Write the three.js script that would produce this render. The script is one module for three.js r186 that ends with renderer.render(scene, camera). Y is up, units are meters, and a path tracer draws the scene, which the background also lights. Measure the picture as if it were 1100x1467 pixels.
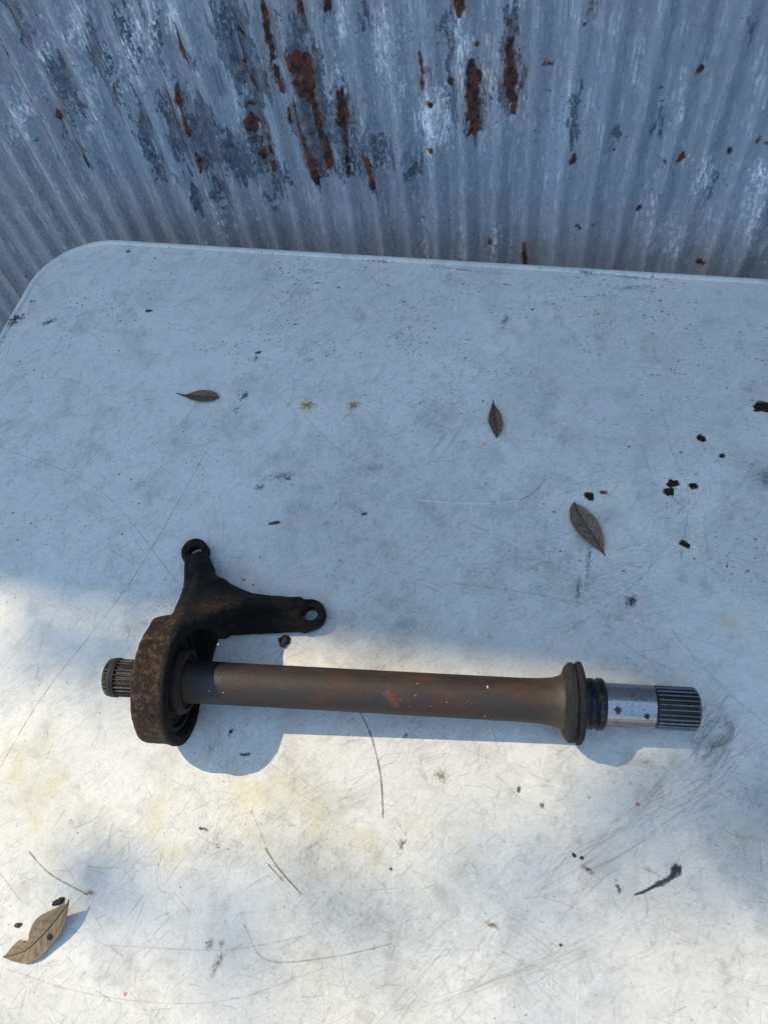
import * as THREE from 'three';
import { MarchingCubes } from 'three/addons/objects/MarchingCubes.js';
import { mergeGeometries, mergeVertices } from 'three/addons/utils/BufferGeometryUtils.js';

// ---------------------------------------------------------------- camera, sky, sun, exposure
const T = 0.74;                                   // height of the table top
const CAM = new THREE.Vector3(0, T + 0.56, 0);
const RIGHT = new THREE.Vector3(0.97472455, -0.10491982, -0.19724067);
const DOWN = new THREE.Vector3(0.1209534, -0.49445424, 0.86074693);
const FWD = new THREE.Vector3(-0.1878359, -0.8628481, -0.46926628);
const scene = new THREE.Scene();
const camera = new THREE.PerspectiveCamera(67.3, 767 / 1024, 0.02, 400);
camera.position.copy(CAM);
camera.up.copy(DOWN).negate();
camera.lookAt(CAM.clone().add(FWD));

const EXPOSURE = 1.01, SUN_POWER = 4.3;
const SUN = new THREE.Vector3(-0.7847, 1, -0.1395).normalize();   // towards the sun
const sun = new THREE.DirectionalLight(new THREE.Color().setRGB(1, 0.835, 0.585), SUN_POWER);
sun.position.copy(SUN).multiplyScalar(12).add(new THREE.Vector3(-0.1, T, -0.2));
sun.target.position.set(-0.1, T, -0.2);
sun.castShadow = true; sun.shadow.mapSize.set(4096, 4096);
Object.assign(sun.shadow.camera, { left: -3, right: 3, top: 3, bottom: -3, near: 0.5, far: 40 });
scene.add(sun, sun.target);
{ // clear blue sky, paler towards the horizon and round the sun
  const w = 256, h = 128, d = new Float32Array(w * h * 4), v = new THREE.Vector3();
  for (let j = 0; j < h; j++) for (let i = 0; i < w; i++) {
    const th = (j + 0.5) / h * Math.PI - Math.PI / 2, ph = (i + 0.5) / w * Math.PI * 2 - Math.PI;
    v.set(Math.cos(th) * Math.cos(ph), Math.sin(th), Math.cos(th) * Math.sin(ph));
    const up = Math.max(0, v.y), hz = Math.pow(1 - up, 3.5), sc = Math.max(0, v.dot(SUN)), gl = 0.55 * Math.pow(sc, 3) + 0.9 * Math.pow(sc, 40);
    const k = 0.85, o = (j * w + i) * 4;
    d[o] = k * (0.60 + 0.72 * hz + gl); d[o + 1] = k * (0.965 + 0.58 * hz + gl); d[o + 2] = k * (1.55 + 0.1 * hz + gl * 0.9); d[o + 3] = 1;
  }
  const t = new THREE.DataTexture(d, w, h, THREE.RGBAFormat, THREE.FloatType);
  t.mapping = THREE.EquirectangularReflectionMapping; t.magFilter = t.minFilter = THREE.LinearFilter; t.needsUpdate = true;
  scene.background = t; scene.environment = t;
}
const renderer = new THREE.WebGLRenderer({ antialias: true });
renderer.toneMapping = THREE.LinearToneMapping; renderer.toneMappingExposure = EXPOSURE;
renderer.shadowMap.enabled = true; renderer.shadowMap.type = THREE.PCFSoftShadowMap;
renderer.setSize(767, 1024);

// ---------------------------------------------------------------- helpers
function rng(seed) { let s = seed | 0; return () => { s = (s + 0x6d2b79f5) | 0; let t = Math.imul(s ^ (s >>> 15), 1 | s); t = (t + Math.imul(t ^ (t >>> 7), 61 | t)) ^ t; return ((t ^ (t >>> 14)) >>> 0) / 4294967296; }; }
const PERM = new Uint8Array(512), VAL = new Float32Array(256);
{ const r = rng(11), p = [...Array(256).keys()]; for (let i = 255; i > 0; i--) { const j = Math.floor(r() * (i + 1)); [p[i], p[j]] = [p[j], p[i]]; } for (let i = 0; i < 512; i++) PERM[i] = p[i & 255]; for (let i = 0; i < 256; i++) VAL[i] = r(); }
function n2(x, y) {
  const xi = Math.floor(x), yi = Math.floor(y); let fx = x - xi, fy = y - yi; fx = fx * fx * (3 - 2 * fx); fy = fy * fy * (3 - 2 * fy);
  const a = PERM[xi & 255], b = PERM[(xi + 1) & 255], y0 = yi & 255, y1 = (yi + 1) & 255;
  const v0 = VAL[PERM[a + y0]], v1 = VAL[PERM[b + y0]], v2 = VAL[PERM[a + y1]], v3 = VAL[PERM[b + y1]];
  return (v0 + (v1 - v0) * fx) * (1 - fy) + (v2 + (v3 - v2) * fx) * fy;
}
function n3(x, y, z) { const zi = Math.floor(z); let f = z - zi; f = f * f * (3 - 2 * f); return n2(x + zi * 17.37, y + zi * 9.71) * (1 - f) + n2(x + (zi + 1) * 17.37, y + (zi + 1) * 9.71) * f; }
function fbm(x, y, o = 4) { let s = 0, a = 0.5, t = 0; for (let i = 0; i < o; i++) { s += a * n2(x, y); t += a; a *= 0.5; x = x * 2.03 + 13.7; y = y * 2.03 + 5.1; } return s / t; }
function fbm3(x, y, z, o = 3) { let s = 0, a = 0.5, t = 0; for (let i = 0; i < o; i++) { s += a * n3(x, y, z); t += a; a *= 0.5; x = x * 2.03 + 3.7; y = y * 2.03 + 5.1; z = z * 2.03 + 1.3; } return s / t; }
const ss = (a, b, x) => { const t = Math.min(1, Math.max(0, (x - a) / (b - a))); return t * t * (3 - 2 * t); };
const mix = (a, b, t) => a + (b - a) * t;
const V = (x, y, z) => new THREE.Vector3(x, y, z);
// the place on the table (H metres above it) or on the wall that a point of the photograph shows
const rayOf = (px, py) => RIGHT.clone().multiplyScalar(px - 550).addScaledVector(DOWN, py - 733.5).addScaledVector(FWD, 1102);
function at(px, py, H = 0) { const r = rayOf(px, py); return r.multiplyScalar((0.56 - H) / -r.y).add(CAM); }
const WALL_Z = -0.67;
function onWall(px, py) { const r = rayOf(px, py); return r.multiplyScalar(WALL_Z / r.z).add(CAM); }
function tag(o, label, category, group) { o.userData.label = label; if (category) o.userData.category = category; if (group) o.userData.group = group; return o; }
function base(name, p) { const g = new THREE.Group(); g.name = name; g.position.copy(p); scene.add(g); return g; }
function part(name, geo, mat, parent) { const m = new THREE.Mesh(geo, mat); m.name = name; m.castShadow = m.receiveShadow = true; parent.add(m); return m; }
function canvas(w, h) { const c = document.createElement('canvas'); c.width = w; c.height = h; return c; }
function dataTex(d, w, h, srgb) { const t = new THREE.DataTexture(d, w, h, THREE.RGBAFormat); t.magFilter = THREE.LinearFilter; t.minFilter = THREE.LinearFilter; t.wrapS = t.wrapT = THREE.MirroredRepeatWrapping; if (srgb) t.colorSpace = THREE.SRGBColorSpace; t.needsUpdate = true; return t; }

// ---------------------------------------------------------------- table surface texture
const TX0 = -0.58, TX1 = 0.40, TZ0 = -0.62, TZ1 = 0.16, TW = 2048, TH = 1632;
const tu = (p) => [(p.x - TX0) / (TX1 - TX0) * TW, (p.z - TZ0) / (TZ1 - TZ0) * TH];     // canvas pixel of a table point
function tableTextures() {
  const c = canvas(TW, TH), g = c.getContext('2d'), img = g.createImageData(TW, TH), D = img.data;
  const cb = canvas(TW, TH), gb = cb.getContext('2d');
  const rough = new Uint8Array(TW / 2 * TH / 2 * 4);
  // larger areas of grime and of yellowed stain: [x, y, radius, strength] in photograph pixels
  const grime = [[930, 1110, 70, 0.5], [1010, 1060, 40, 0.4], [1060, 1180, 90, 0.35], [820, 1180, 60, 0.3], [480, 1260, 60, 0.4], [440, 1190, 50, 0.2], [700, 780, 120, 0.35], [820, 830, 90, 0.4], [480, 770, 70, 0.4], [540, 650, 60, 0.25], [640, 590, 50, 0.25], [330, 620, 50, 0.2], [560, 900, 70, 0.25], [900, 870, 70, 0.3], [1050, 820, 90, 0.25], [560, 1330, 80, 0.25], [420, 1390, 70, 0.2], [760, 1330, 120, 0.25], [980, 1330, 110, 0.2], [420, 690, 60, 0.3], [760, 560, 70, 0.2], [1090, 680, 26, 0.9], [600, 1010, 60, 0.25]].map(([x, y, r, s]) => { const p = at(x, y), q = at(x + r, y); return [p.x, p.z, p.distanceTo(q), s]; });
  const yell = [[40, 1110, 60, 0.8], [100, 1190, 70, 0.6], [235, 1195, 60, 0.7], [420, 1180, 80, 0.6], [520, 1220, 60, 0.3], [1070, 1215, 40, 0.7], [1045, 895, 18, 0.8], [350, 1130, 70, 0.4], [640, 1200, 90, 0.3], [470, 1420, 60, 0.2]].map(([x, y, r, s]) => { const p = at(x, y), q = at(x + r, y); return [p.x, p.z, p.distanceTo(q), s]; });
  for (let j = 0; j < TH; j++) for (let i = 0; i < TW; i++) {
    const x = TX0 + (i + 0.5) / TW * (TX1 - TX0), z = TZ0 + (j + 0.5) / TH * (TZ1 - TZ0), o = (j * TW + i) * 4;
    const a = fbm(x * 9 + 3, z * 9, 4), b = fbm(x * 46 + 9, z * 40 + 2, 4), f = n2(x * 900, z * 900), f2 = n2(x * 420 + 7, z * 1300), lin = fbm(x * 25 + z * 160, z * 18 - x * 90, 3);
    let gr = 0, ye = 0;
    for (const [gx, gz, r, s] of grime) { const q = ((x - gx) ** 2 + (z - gz) ** 2) / (r * r); if (q < 5) gr += s * Math.exp(-q * 1.4); }
    for (const [gx, gz, r, s] of yell) { const q = ((x - gx) ** 2 + (z - gz) ** 2) / (r * r); if (q < 5) ye += s * Math.exp(-q * 1.4); }
    const c5 = fbm(x * 150 + 3, z * 130 + 8, 3);
    let v = 206 - 9 * ss(0.35, 0.75, a) - 11 * ss(0.45, 0.75, b) - 10 * ss(0.52, 0.74, c5) * (0.3 + b) + 4 * ss(0.6, 0.85, lin) - 5 * ss(0.62, 0.8, 1 - lin) + (f - 0.5) * 9 + (f2 - 0.5) * 6;
    const clump = ss(0.38, 0.72, fbm(x * 95 + 40, z * 95, 4)), pit = ss(0.70, 0.86, n2(x * 620 + 31, z * 620));
    v -= (gr * 52 + 6) * (0.45 + 0.5 * clump) + pit * (6 + gr * 34);
    const blotch = ss(0.3, 0.8, fbm(x * 60 + 11, z * 60 + 5, 4)); ye *= 0.22 + blotch * 0.8;
    D[o] = v + 1 - ye * 5; D[o + 1] = v - ye * 15; D[o + 2] = v - 5 - ye * 44; D[o + 3] = 255;
  }
  g.putImageData(img, 0, 0);
  gb.fillStyle = 'rgb(150,150,150)'; gb.fillRect(0, 0, TW, TH);
  const R = rng(5), mm = TW / ((TX1 - TX0) * 1000);
  // fine scratches and pale scuffs
  const line = (pts, w, col, dark) => {
    for (const [G, cc, ww] of [[g, col, w], [gb, dark, w * 1.1]]) { if (!cc) continue; G.strokeStyle = cc; G.lineWidth = ww * mm; G.lineCap = 'round'; G.lineJoin = 'round'; G.beginPath(); G.moveTo(...pts[0]); for (let k = 1; k < pts.length; k++) { if (pts[k].length === 4) G.quadraticCurveTo(...pts[k]); else G.lineTo(...pts[k]); } G.stroke(); }
  };
  for (let k = 0; k < 6500; k++) {
    const x = R() * TW, y = R() * TH, an = R() < 0.35 ? -0.9 + (R() - 0.5) * 0.5 : R() < 0.4 ? 1.5 + (R() - 0.5) * 0.35 : R() * Math.PI, L = (9 + 120 * R() * R() * R()) * mm, bend = (R() - 0.5) * L * 0.25;
    const dx = Math.cos(an) * L, dy = Math.sin(an) * L, pale = R() < 0.25, al = pale ? 0.10 + 0.34 * R() : 0.07 + 0.42 * R() * R() * R(), w = 0.2 + 0.28 * R(), n = 5, B2 = bend;
    for (let q = 0; q < n; q++) { const f = (t) => [x + dx * t - dy / L * B2 * 4 * t * (1 - t), y + dy * t + dx / L * B2 * 4 * t * (1 - t)], k2 = al * (0.25 + 1.1 * R()) * (q === 0 || q === n - 1 ? 0.5 : 1); line([f(q / n), f((q + 1) / n)], w, pale ? `rgba(236,238,240,${k2})` : `rgba(58,52,50,${k2})`, q % 2 ? 'rgba(95,95,95,0.3)' : null); }
  }
  for (let k = 0; k < 27000; k++) { // dense hairlines
    const x = R() * TW, y = R() * TH; if (fbm(x / 170, y / 170, 3) + 0.25 * R() < 0.5) continue; const an = R() < 0.4 ? -0.9 + (R() - 0.5) * 0.8 : R() * Math.PI, L = (4 + 24 * R() * R()) * mm, b = (R() - 0.5) * L * 0.2, pale = R() < 0.2;
    g.strokeStyle = pale ? `rgba(238,240,242,${0.1 + 0.3 * R()})` : `rgba(62,56,54,${0.13 + 0.42 * R() * R()})`; g.lineWidth = (0.18 + 0.2 * R()) * mm; g.beginPath(); g.moveTo(x, y); g.quadraticCurveTo(x + Math.cos(an) * L / 2 - Math.sin(an) * b, y + Math.sin(an) * L / 2 + Math.cos(an) * b, x + Math.cos(an) * L, y + Math.sin(an) * L); g.stroke();
  }
  for (let k = 0; k < 190; k++) { // bundles of parallel rubs
    const x = R() * TW, y = R() * TH, an = -0.85 + (R() - 0.5) * 0.9 + (R() < 0.3 ? 1.6 : 0), n = 5 + R() * 16, L = (10 + 40 * R()) * mm, col = R() < 0.2 ? '235,237,240' : '70,66,66';
    for (let i = 0; i < n; i++) { const ox = x + (R() - 0.5) * 16 * mm, oy = y + (R() - 0.5) * 16 * mm, l = L * (0.2 + R()), a2 = an + (R() - 0.5) * 0.35; line([[ox, oy], [ox + Math.cos(a2) * l, oy + Math.sin(a2) * l]], 0.24, `rgba(${col},${0.08 + 0.2 * R()})`, null); }
  }
  for (let k = 0; k < 160; k++) { // looping tangles of fine scratches
    const x = R() * TW, y = R() * TH, n = 3 + R() * 5;
    for (let i = 0; i < n; i++) { const r = (2 + 7 * R()) * mm, a0 = R() * 6, cx = x + (R() - 0.5) * 16 * mm, cy = y + (R() - 0.5) * 16 * mm; g.strokeStyle = `rgba(60,55,55,${0.06 + 0.16 * R()})`; g.lineWidth = 0.3 * mm; g.beginPath(); g.ellipse(cx, cy, r, r * (0.4 + 0.6 * R()), R() * 3, a0, a0 + 1 + 3 * R()); g.stroke(); }
  }
  // marks that stand at one place: polylines in photograph pixels
  const P = (x, y) => tu(at(x, y));
  const path = (pts, w, al, col = '48,42,40') => { const q = pts.map((p) => P(...p)); line(q, w, `rgba(${col},${al})`, 'rgba(80,80,80,0.4)'); };
  const smooth = (pts, w, al, col) => { const cv = new THREE.CatmullRomCurve3(pts.map(([x, y]) => at(x, y))).getPoints(pts.length * 8); let q = cv.map((p) => tu(p)); for (let i = 0; i + 1 < q.length; i++) line([q[i], q[i + 1]], w * (0.7 + 0.6 * R()), `rgba(${col || '48,42,40'},${al * (0.6 + 0.5 * R())})`, i % 3 ? 'rgba(80,80,80,0.3)' : null); };
  smooth([[505, 1000], [530, 1050], [545, 1110], [549, 1172]], 0.8, 0.75);
  smooth([[380, 1215], [400, 1245], [432, 1281]], 0.8, 0.7, '60,45,38'); smooth([[384, 1238], [406, 1262]], 0.6, 0.6);
  smooth([[350, 1325], [378, 1373], [470, 1372], [562, 1352]], 0.6, 0.36); smooth([[360, 1160], [385, 1220]], 0.5, 0.4);
  smooth([[42, 1220], [70, 1250], [126, 1282]], 0.6, 0.7, '70,55,50');
  smooth([[10, 1388], [110, 1420], [230, 1437], [330, 1432], [470, 1385]], 0.5, 0.2); smooth([[150, 1354], [330, 1360], [450, 1338]], 0.6, 0.16);
  smooth([[300, 640], [190, 830], [60, 1000], [0, 1100]], 0.6, 0.35); smooth([[590, 716], [690, 722], [745, 717]], 0.9, 0.55, '225,228,232'); smooth([[745, 717], [765, 705], [781, 686]], 0.6, 0.6);
  for (let i = 0; i < 70; i++) { const t = R(), o = (R() - 0.5) * 70; path([[760 + 260 * t + o * 0.4, 1300 - 190 * t + o], [800 + 260 * t + o * 0.4 + 60 * R(), 1265 - 190 * t + o - 40 * R()]], 0.35, 0.10 + 0.25 * R()); }
  for (let i = 0; i < 26; i++) { const o = (R() - 0.5) * 60; path([[560 + o, 1467], [640 + o + 40 * R(), 1330 + 40 * R()]], 0.3, 0.05 + 0.12 * R()); path([[620 + o * 2 + 60 * R(), 1467 - 60 * R()], [860 + o, 1310 + 60 * R()]], 0.3, 0.06 + 0.12 * R()); }
  for (let i = 0; i < 60; i++) { const x = 590 + 60 * R(), y = 560 + 60 * R(); path([[x, y + 40], [x + 25 + 10 * R(), y]], 0.35, 0.10 + 0.2 * R(), '70,70,78'); }
  for (let i = 0; i < 90; i++) { const x = 700 + 230 * R(), y = 790 + 100 * R(); path([[x, y], [x + (R() - 0.5) * 60, y + (R() - 0.5) * 24]], 0.3, 0.10 + 0.25 * R()); }
  for (let i = 0; i < 60; i++) { const x = 985 + 50 * R(), y = 1010 + 80 * R(); path([[x, y + 15 * R()], [x + 14 * R() + 6, y - 20 * R()]], 0.5, 0.12 + 0.25 * R(), '62,52,44'); }
  { const q = at(1012, 1036); const [cx, cy] = tu(q); for (let i = 0; i < 13; i++) { g.strokeStyle = `rgba(70,58,48,${0.12 + 0.2 * R()})`; g.lineWidth = (0.5 + R()) * mm * 0.7; g.beginPath(); g.ellipse(cx + R() * 4 * mm, cy + R() * 3 * mm, (13 + 3 * R()) * mm, (11 + 5 * R()) * mm, 0.2, -0.7 + 0.4 * R(), 0.9 + 0.5 * R()); g.stroke(); } }
  smooth([[775, 400 + 90], [760, 560], [700, 640], [660, 560]], 0.4, 0.2); smooth([[945, 560], [960, 640], [985, 700], [975, 800]], 0.5, 0.3); smooth([[0, 640], [140, 700], [260, 840]], 0.5, 0.3); smooth([[560, 690], [480, 640], [420, 560], [440, 480]], 0.5, 0.2); smooth([[870, 690], [845, 850], [905, 930], [965, 960]], 0.5, 0.22); smooth([[960, 900], [1030, 980], [1100, 1040]], 0.5, 0.3); smooth([[810, 905], [880, 860], [925, 820], [1010, 700]], 0.5, 0.25); smooth([[650, 835], [760, 850], [850, 868]], 0.5, 0.3);
  // blots with torn outlines: [x, y, rx, ry, turn, colour, alpha, soft]
  const blot = (x, y, rx, ry, turn, col, al, rag = 0.35, G = g) => {
    const p = at(x, y), q = at(x + 10, y), k = p.distanceTo(q) / 10 * 1000 * mm, [cx, cy] = tu(p);
    G.fillStyle = `rgba(${col},${al})`; G.beginPath();
    const ph = R() * 9; for (let i = 0; i <= 40; i++) { const a = i / 40 * Math.PI * 2, s = 1 + rag * (2 * fbm(Math.cos(a) * 1.5 + ph, Math.sin(a) * 1.5 + ph * 2, 2) - 1), ex = Math.cos(a) * rx * k * s, ey = Math.sin(a) * ry * k * s; G.lineTo(cx + ex * Math.cos(turn) - ey * Math.sin(turn), cy + ex * Math.sin(turn) + ey * Math.cos(turn)); } G.fill();
  };
  const smear = (x, y, rx, ry, turn, col, al, n = 120) => {
    const p = at(x, y), k = p.distanceTo(at(x + 10, y)) / 10 * 1000 * mm, [cx, cy] = tu(p), ct = Math.cos(turn), st = Math.sin(turn), N = Math.round(60 + rx * ry * 5), long = rx >= ry, pa = R() * 50;
    for (let i = 0; i < N; i++) { const a = R() * 6.283, r = Math.pow(R(), 0.6) * 1.15, ex = Math.cos(a) * r * rx, ey = Math.sin(a) * r * ry; if (fbm(ex * 0.3 + pa, ey * 0.3 + pa, 3) < 0.30 + 0.18 * r) continue;
      G_dot(cx + (ex * ct - ey * st) * k, cy + (ex * st + ey * ct) * k, (long ? 1.5 : 0.6) * k * (0.3 + R()), (long ? 0.6 : 1.5) * k * (0.3 + R()), turn, `rgba(${col},${Math.min(1, al * (0.25 + 0.6 * R()) * (1.25 - r))})`); } };
  const G_dot = (x, y, a, b, t, c) => { g.fillStyle = c; g.beginPath(); g.ellipse(x, y, a, b, t, 0, 7); g.fill(); };
  const oil = (x, y, rx, ry, turn = 0) => { blot(x, y, rx + 1.2, ry + 1.2, turn, '104,66,34', 0.8, 0.5); blot(x + 0.3, y, rx, ry, turn, '25,14,9', 1, 0.45); for (let i = 0; i < 4; i++) blot(x + (R() - 0.5) * rx * 1.5, y + (R() - 0.5) * ry * 1.5, rx * 0.4, ry * 0.4, R() * 3, '24,14,8', 1, 0.3); };
  oil(1004, 628, 6.5, 5.5); oil(1034, 653, 4.2, 3.6); oil(963, 693, 9, 6); oil(957, 705, 8.5, 6, -0.4); oil(993, 696, 6.5, 4.5); oil(844, 711, 7, 6, -0.5); oil(981, 780, 8.5, 4, 0.5); oil(1096, 584, 20, 9, 0.25); blot(864, 705.5, 7, 4, 0, '128,72,20', 0.9); blot(862, 706, 3, 2, 0, '60,30,12', 0.8); blot(813, 705, 2, 1.6, 0, '140,90,40', 0.8); blot(1077, 665, 2.6, 2, 0, '150,90,40', 0.8);
  smear(723, 459, 6, 18, 0.2, '70,72,82', 0.5); smear(350, 567, 7, 11, 0.6, '58,58,70', 0.7, 160); smear(340, 587, 5, 6, 0.2, '66,66,78', 0.6, 80); smear(368, 512, 5, 10, -0.2, '70,70,80', 0.4, 60); blot(370, 505, 5, 2.5, -0.3, '40,38,44', 0.8);
  smear(441, 580, 13, 10, 0, '136,104,52', 0.95, 200); smear(507, 581, 11, 8, 0, '136,104,52', 0.85, 150); smear(416, 580, 4, 4, 0, '136,104,52', 0.9, 30); smear(446, 516, 9, 6, 0, '120,110,100', 0.3, 60);
  smear(632, 1111, 15, 10, 0.1, '88,78,62', 0.5, 170); smear(577, 1208, 5, 17, 0.1, '62,54,56', 0.6, 140); smear(312, 1380, 7, 22, 0.3, '92,84,74', 0.5, 150); smear(300, 1352, 6, 8, 0, '72,60,60', 0.7, 60); smear(318, 1352, 5, 6, 0, '110,100,90', 0.5, 40);
  smear(1096, 685, 8, 26, 0.1, '84,92,112', 0.6, 200); smear(400, 682, 30, 7, -0.3, '80,80,88', 0.35, 130); smear(413, 685, 6, 4, 0, '50,50,56', 0.5, 30); smear(372, 698, 7, 9, 0.7, '60,60,68', 0.5, 60); smear(843, 800, 4, 60, 0.02, '72,74,82', 0.4, 140); smear(828, 845, 4, 25, 0, '60,60,66', 0.5, 60); smear(903, 861, 9, 13, 0.4, '24,20,20', 0.8, 60); smear(332, 1048, 4, 9, 0.2, '34,32,40', 0.9, 60); smear(351, 1081, 9, 3, -0.2, '30,28,34', 0.8, 30); smear(521, 736, 5, 4, 0, '20,18,20', 0.9, 20); smear(580, 1054, 4, 5, 0, '50,54,70', 0.6, 30);
  smear(25, 457, 16, 9, -0.9, '52,48,50', 0.8, 220); smear(70, 462, 13, 5, -0.7, '58,54,56', 0.7, 120); smear(46, 432, 6, 4, 0, '80,74,74', 0.5, 50); blot(214, 445, 5, 2.6, 0.1, '58,54,50', 0.9); blot(211, 446, 2.5, 2, 0, '40,36,32', 0.8); smear(184, 360, 4, 3, 0, '70,66,64', 0.7, 30); smear(545, 374, 26, 4, 0.06, '90,88,94', 0.5, 90); smear(440, 388, 12, 4, 0, '92,92,98', 0.4, 40); smear(840, 391, 12, 3, 0.06, '80,78,84', 0.5, 40); smear(905, 412, 30, 6, -0.15, '92,92,100', 0.4, 90); smear(725, 408, 8, 4, 0, '92,92,98', 0.4, 40); smear(650, 385, 70, 3, 0.06, '110,108,112', 0.4, 110); smear(900, 397, 90, 3, 0.06, '110,108,112', 0.35, 110);
  { const cv = new THREE.CatmullRomCurve3([[909, 1281], [922, 1277], [940, 1268], [957, 1260], [967, 1249], [970, 1240]].map(([x, y]) => at(x, y))).getPoints(60); for (let k = 0; k < 620; k++) { const t = Math.pow(R(), 0.7), i0 = Math.min(58, Math.floor(t * 60)), [x, y] = tu(cv[i0]), [x2, y2] = tu(cv[i0 + 1]), an = Math.atan2(y2 - y, x2 - x), w = mix(1.1, 6.4, t * t) * mm * (1 + 0.3 * Math.sin(t * 17)), off = (R() + R() - 1) * 0.62; if (fbm(x * 0.05 + off * 2, y * 0.05, 2) < 0.36) continue; G_dot(x - Math.sin(an) * off * w, y + Math.cos(an) * off * w, (0.5 + 1.6 * R()) * mm, (0.14 + 0.3 * R()) * mm, an + (R() - 0.5) * 0.5, `rgba(42,40,46,${0.15 + 0.45 * R()})`); } }
  smear(885, 1271, 4, 12, -0.5, '46,44,48', 0.8, 80); smear(935, 1250, 20, 4, 0.3, '100,98,100', 0.3, 60); blot(822, 1225, 4, 2.6, 0.5, '24,18,18', 1); blot(833, 1229, 3, 2.4, 0, '24,18,18', 1); smear(842, 1246, 10, 5, 0.4, '60,46,40', 0.6, 40); blot(560, 1245, 2.2, 2.2, 0, '50,28,26', 0.9); blot(743, 1131, 3, 5, 0, '52,48,50', 0.8); smear(777, 1154, 5, 4, 0.5, '66,48,40', 0.7, 30); blot(913, 1152, 3.4, 3.2, 0, '140,78,40', 0.7); blot(803, 1354, 2.2, 2.2, 0, '40,34,34', 0.9); smear(290, 1187, 8, 2.5, 0.1, '40,34,34', 0.9, 40); smear(313, 1211, 4, 4, 0, '60,50,40', 0.7, 24); blot(180, 1424, 3, 2.6, 0, '168,98,70', 0.7); smear(705, 1325, 14, 5, 0.2, '90,74,60', 0.5, 60); smear(130, 1278, 8, 4, 0, '78,66,60', 0.5, 50); smear(455, 405, 10, 3, 0, '90,90,98', 0.4, 40);
  // dark grit, and the small ochre specks that lie thickest along the far edge
  for (let k = 0; k < 7000; k++) { const x = R() * TW, y = R() * TH; g.fillStyle = `rgba(${R() < 0.7 ? '40,36,36' : '92,52,44'},${0.2 + 0.6 * R()})`; const r = (0.14 + 0.42 * R() * R() * R()) * mm; g.beginPath(); g.ellipse(x, y, r * (1 + R()), r, R() * 3, 0, 7); g.fill(); }
  for (let k = 0; k < 9000; k++) {
    const px = R() * 1120 - 10, py = 350 + R() * 520, dens = py < 540 ? (px > 380 ? 0.9 : 0.3) * (py > 385 ? 1 : 0.3) : 0.22 * (0.4 + ss(540, 760, px)); if (R() > dens * ss(0.38, 0.62, fbm(px / 60, py / 45, 3))) continue;
    const r = 0.8 + 1.7 * R() * R() * R(); blot(px, py, r * 1.15, r * 0.9, R() * 3, ['128,88,30', '108,68,26', '150,112,48'][Math.floor(R() * 3)], 0.6 + 0.4 * R(), 0.4); if (r > 1.5) blot(px, py, r * 0.4, r * 0.3, 0, '70,42,20', 0.7);
  }
  for (let k = 0; k < 60; k++) { const x = R() * 1100, y = 400 + R() * 500; g.strokeStyle = 'rgba(226,230,234,0.35)'; const [cx, cy] = P(x, y); g.lineWidth = 0.4 * mm; g.beginPath(); g.ellipse(cx, cy, (2 + 3 * R()) * mm, (1.5 + 2.5 * R()) * mm, R() * 3, 0, 4 + 2 * R()); g.stroke(); }
  const toTex = (cnv, srgb) => { const t = new THREE.CanvasTexture(cnv); t.wrapS = t.wrapT = THREE.MirroredRepeatWrapping; if (srgb) t.colorSpace = THREE.SRGBColorSpace; t.magFilter = THREE.LinearFilter; return t; };
  const bi = gb.getImageData(0, 0, TW, TH), B = bi.data, A = g.getImageData(0, 0, TW, TH).data, w2 = TW / 2;
  for (let j = 0; j < TH; j++) for (let i = 0; i < TW; i++) { const x = i / TW * 0.98, z = j / TH * 0.78, o = (j * TW + i) * 4, k = (n2(x * 330, z * 330) - 0.5) * 26 + (n2(x * 1100, z * 1100) - 0.5) * 12 + (fbm(x * 60, z * 60, 2) - 0.5) * 40; B[o] += k; B[o + 1] += k; B[o + 2] += k; }
  gb.putImageData(bi, 0, 0);
  for (let j = 0; j < TH / 2; j++) for (let i = 0; i < w2; i++) { const s = A[((j * 2) * TW + i * 2) * 4], x = i / w2 * 0.98, z = j / (TH / 2) * 0.78, q = ((TH / 2 - 1 - j) * w2 + i) * 4, v = 255 * Math.min(0.95, 0.47 + 0.25 * fbm(x * 20 + 50, z * 20, 3) + (210 - s) / 255 * 0.35); rough[q] = rough[q + 1] = rough[q + 2] = v; rough[q + 3] = 255; }
  return { map: toTex(c, true), bumpMap: toTex(cb), roughnessMap: dataTex(rough, w2, TH / 2) };
}

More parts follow.
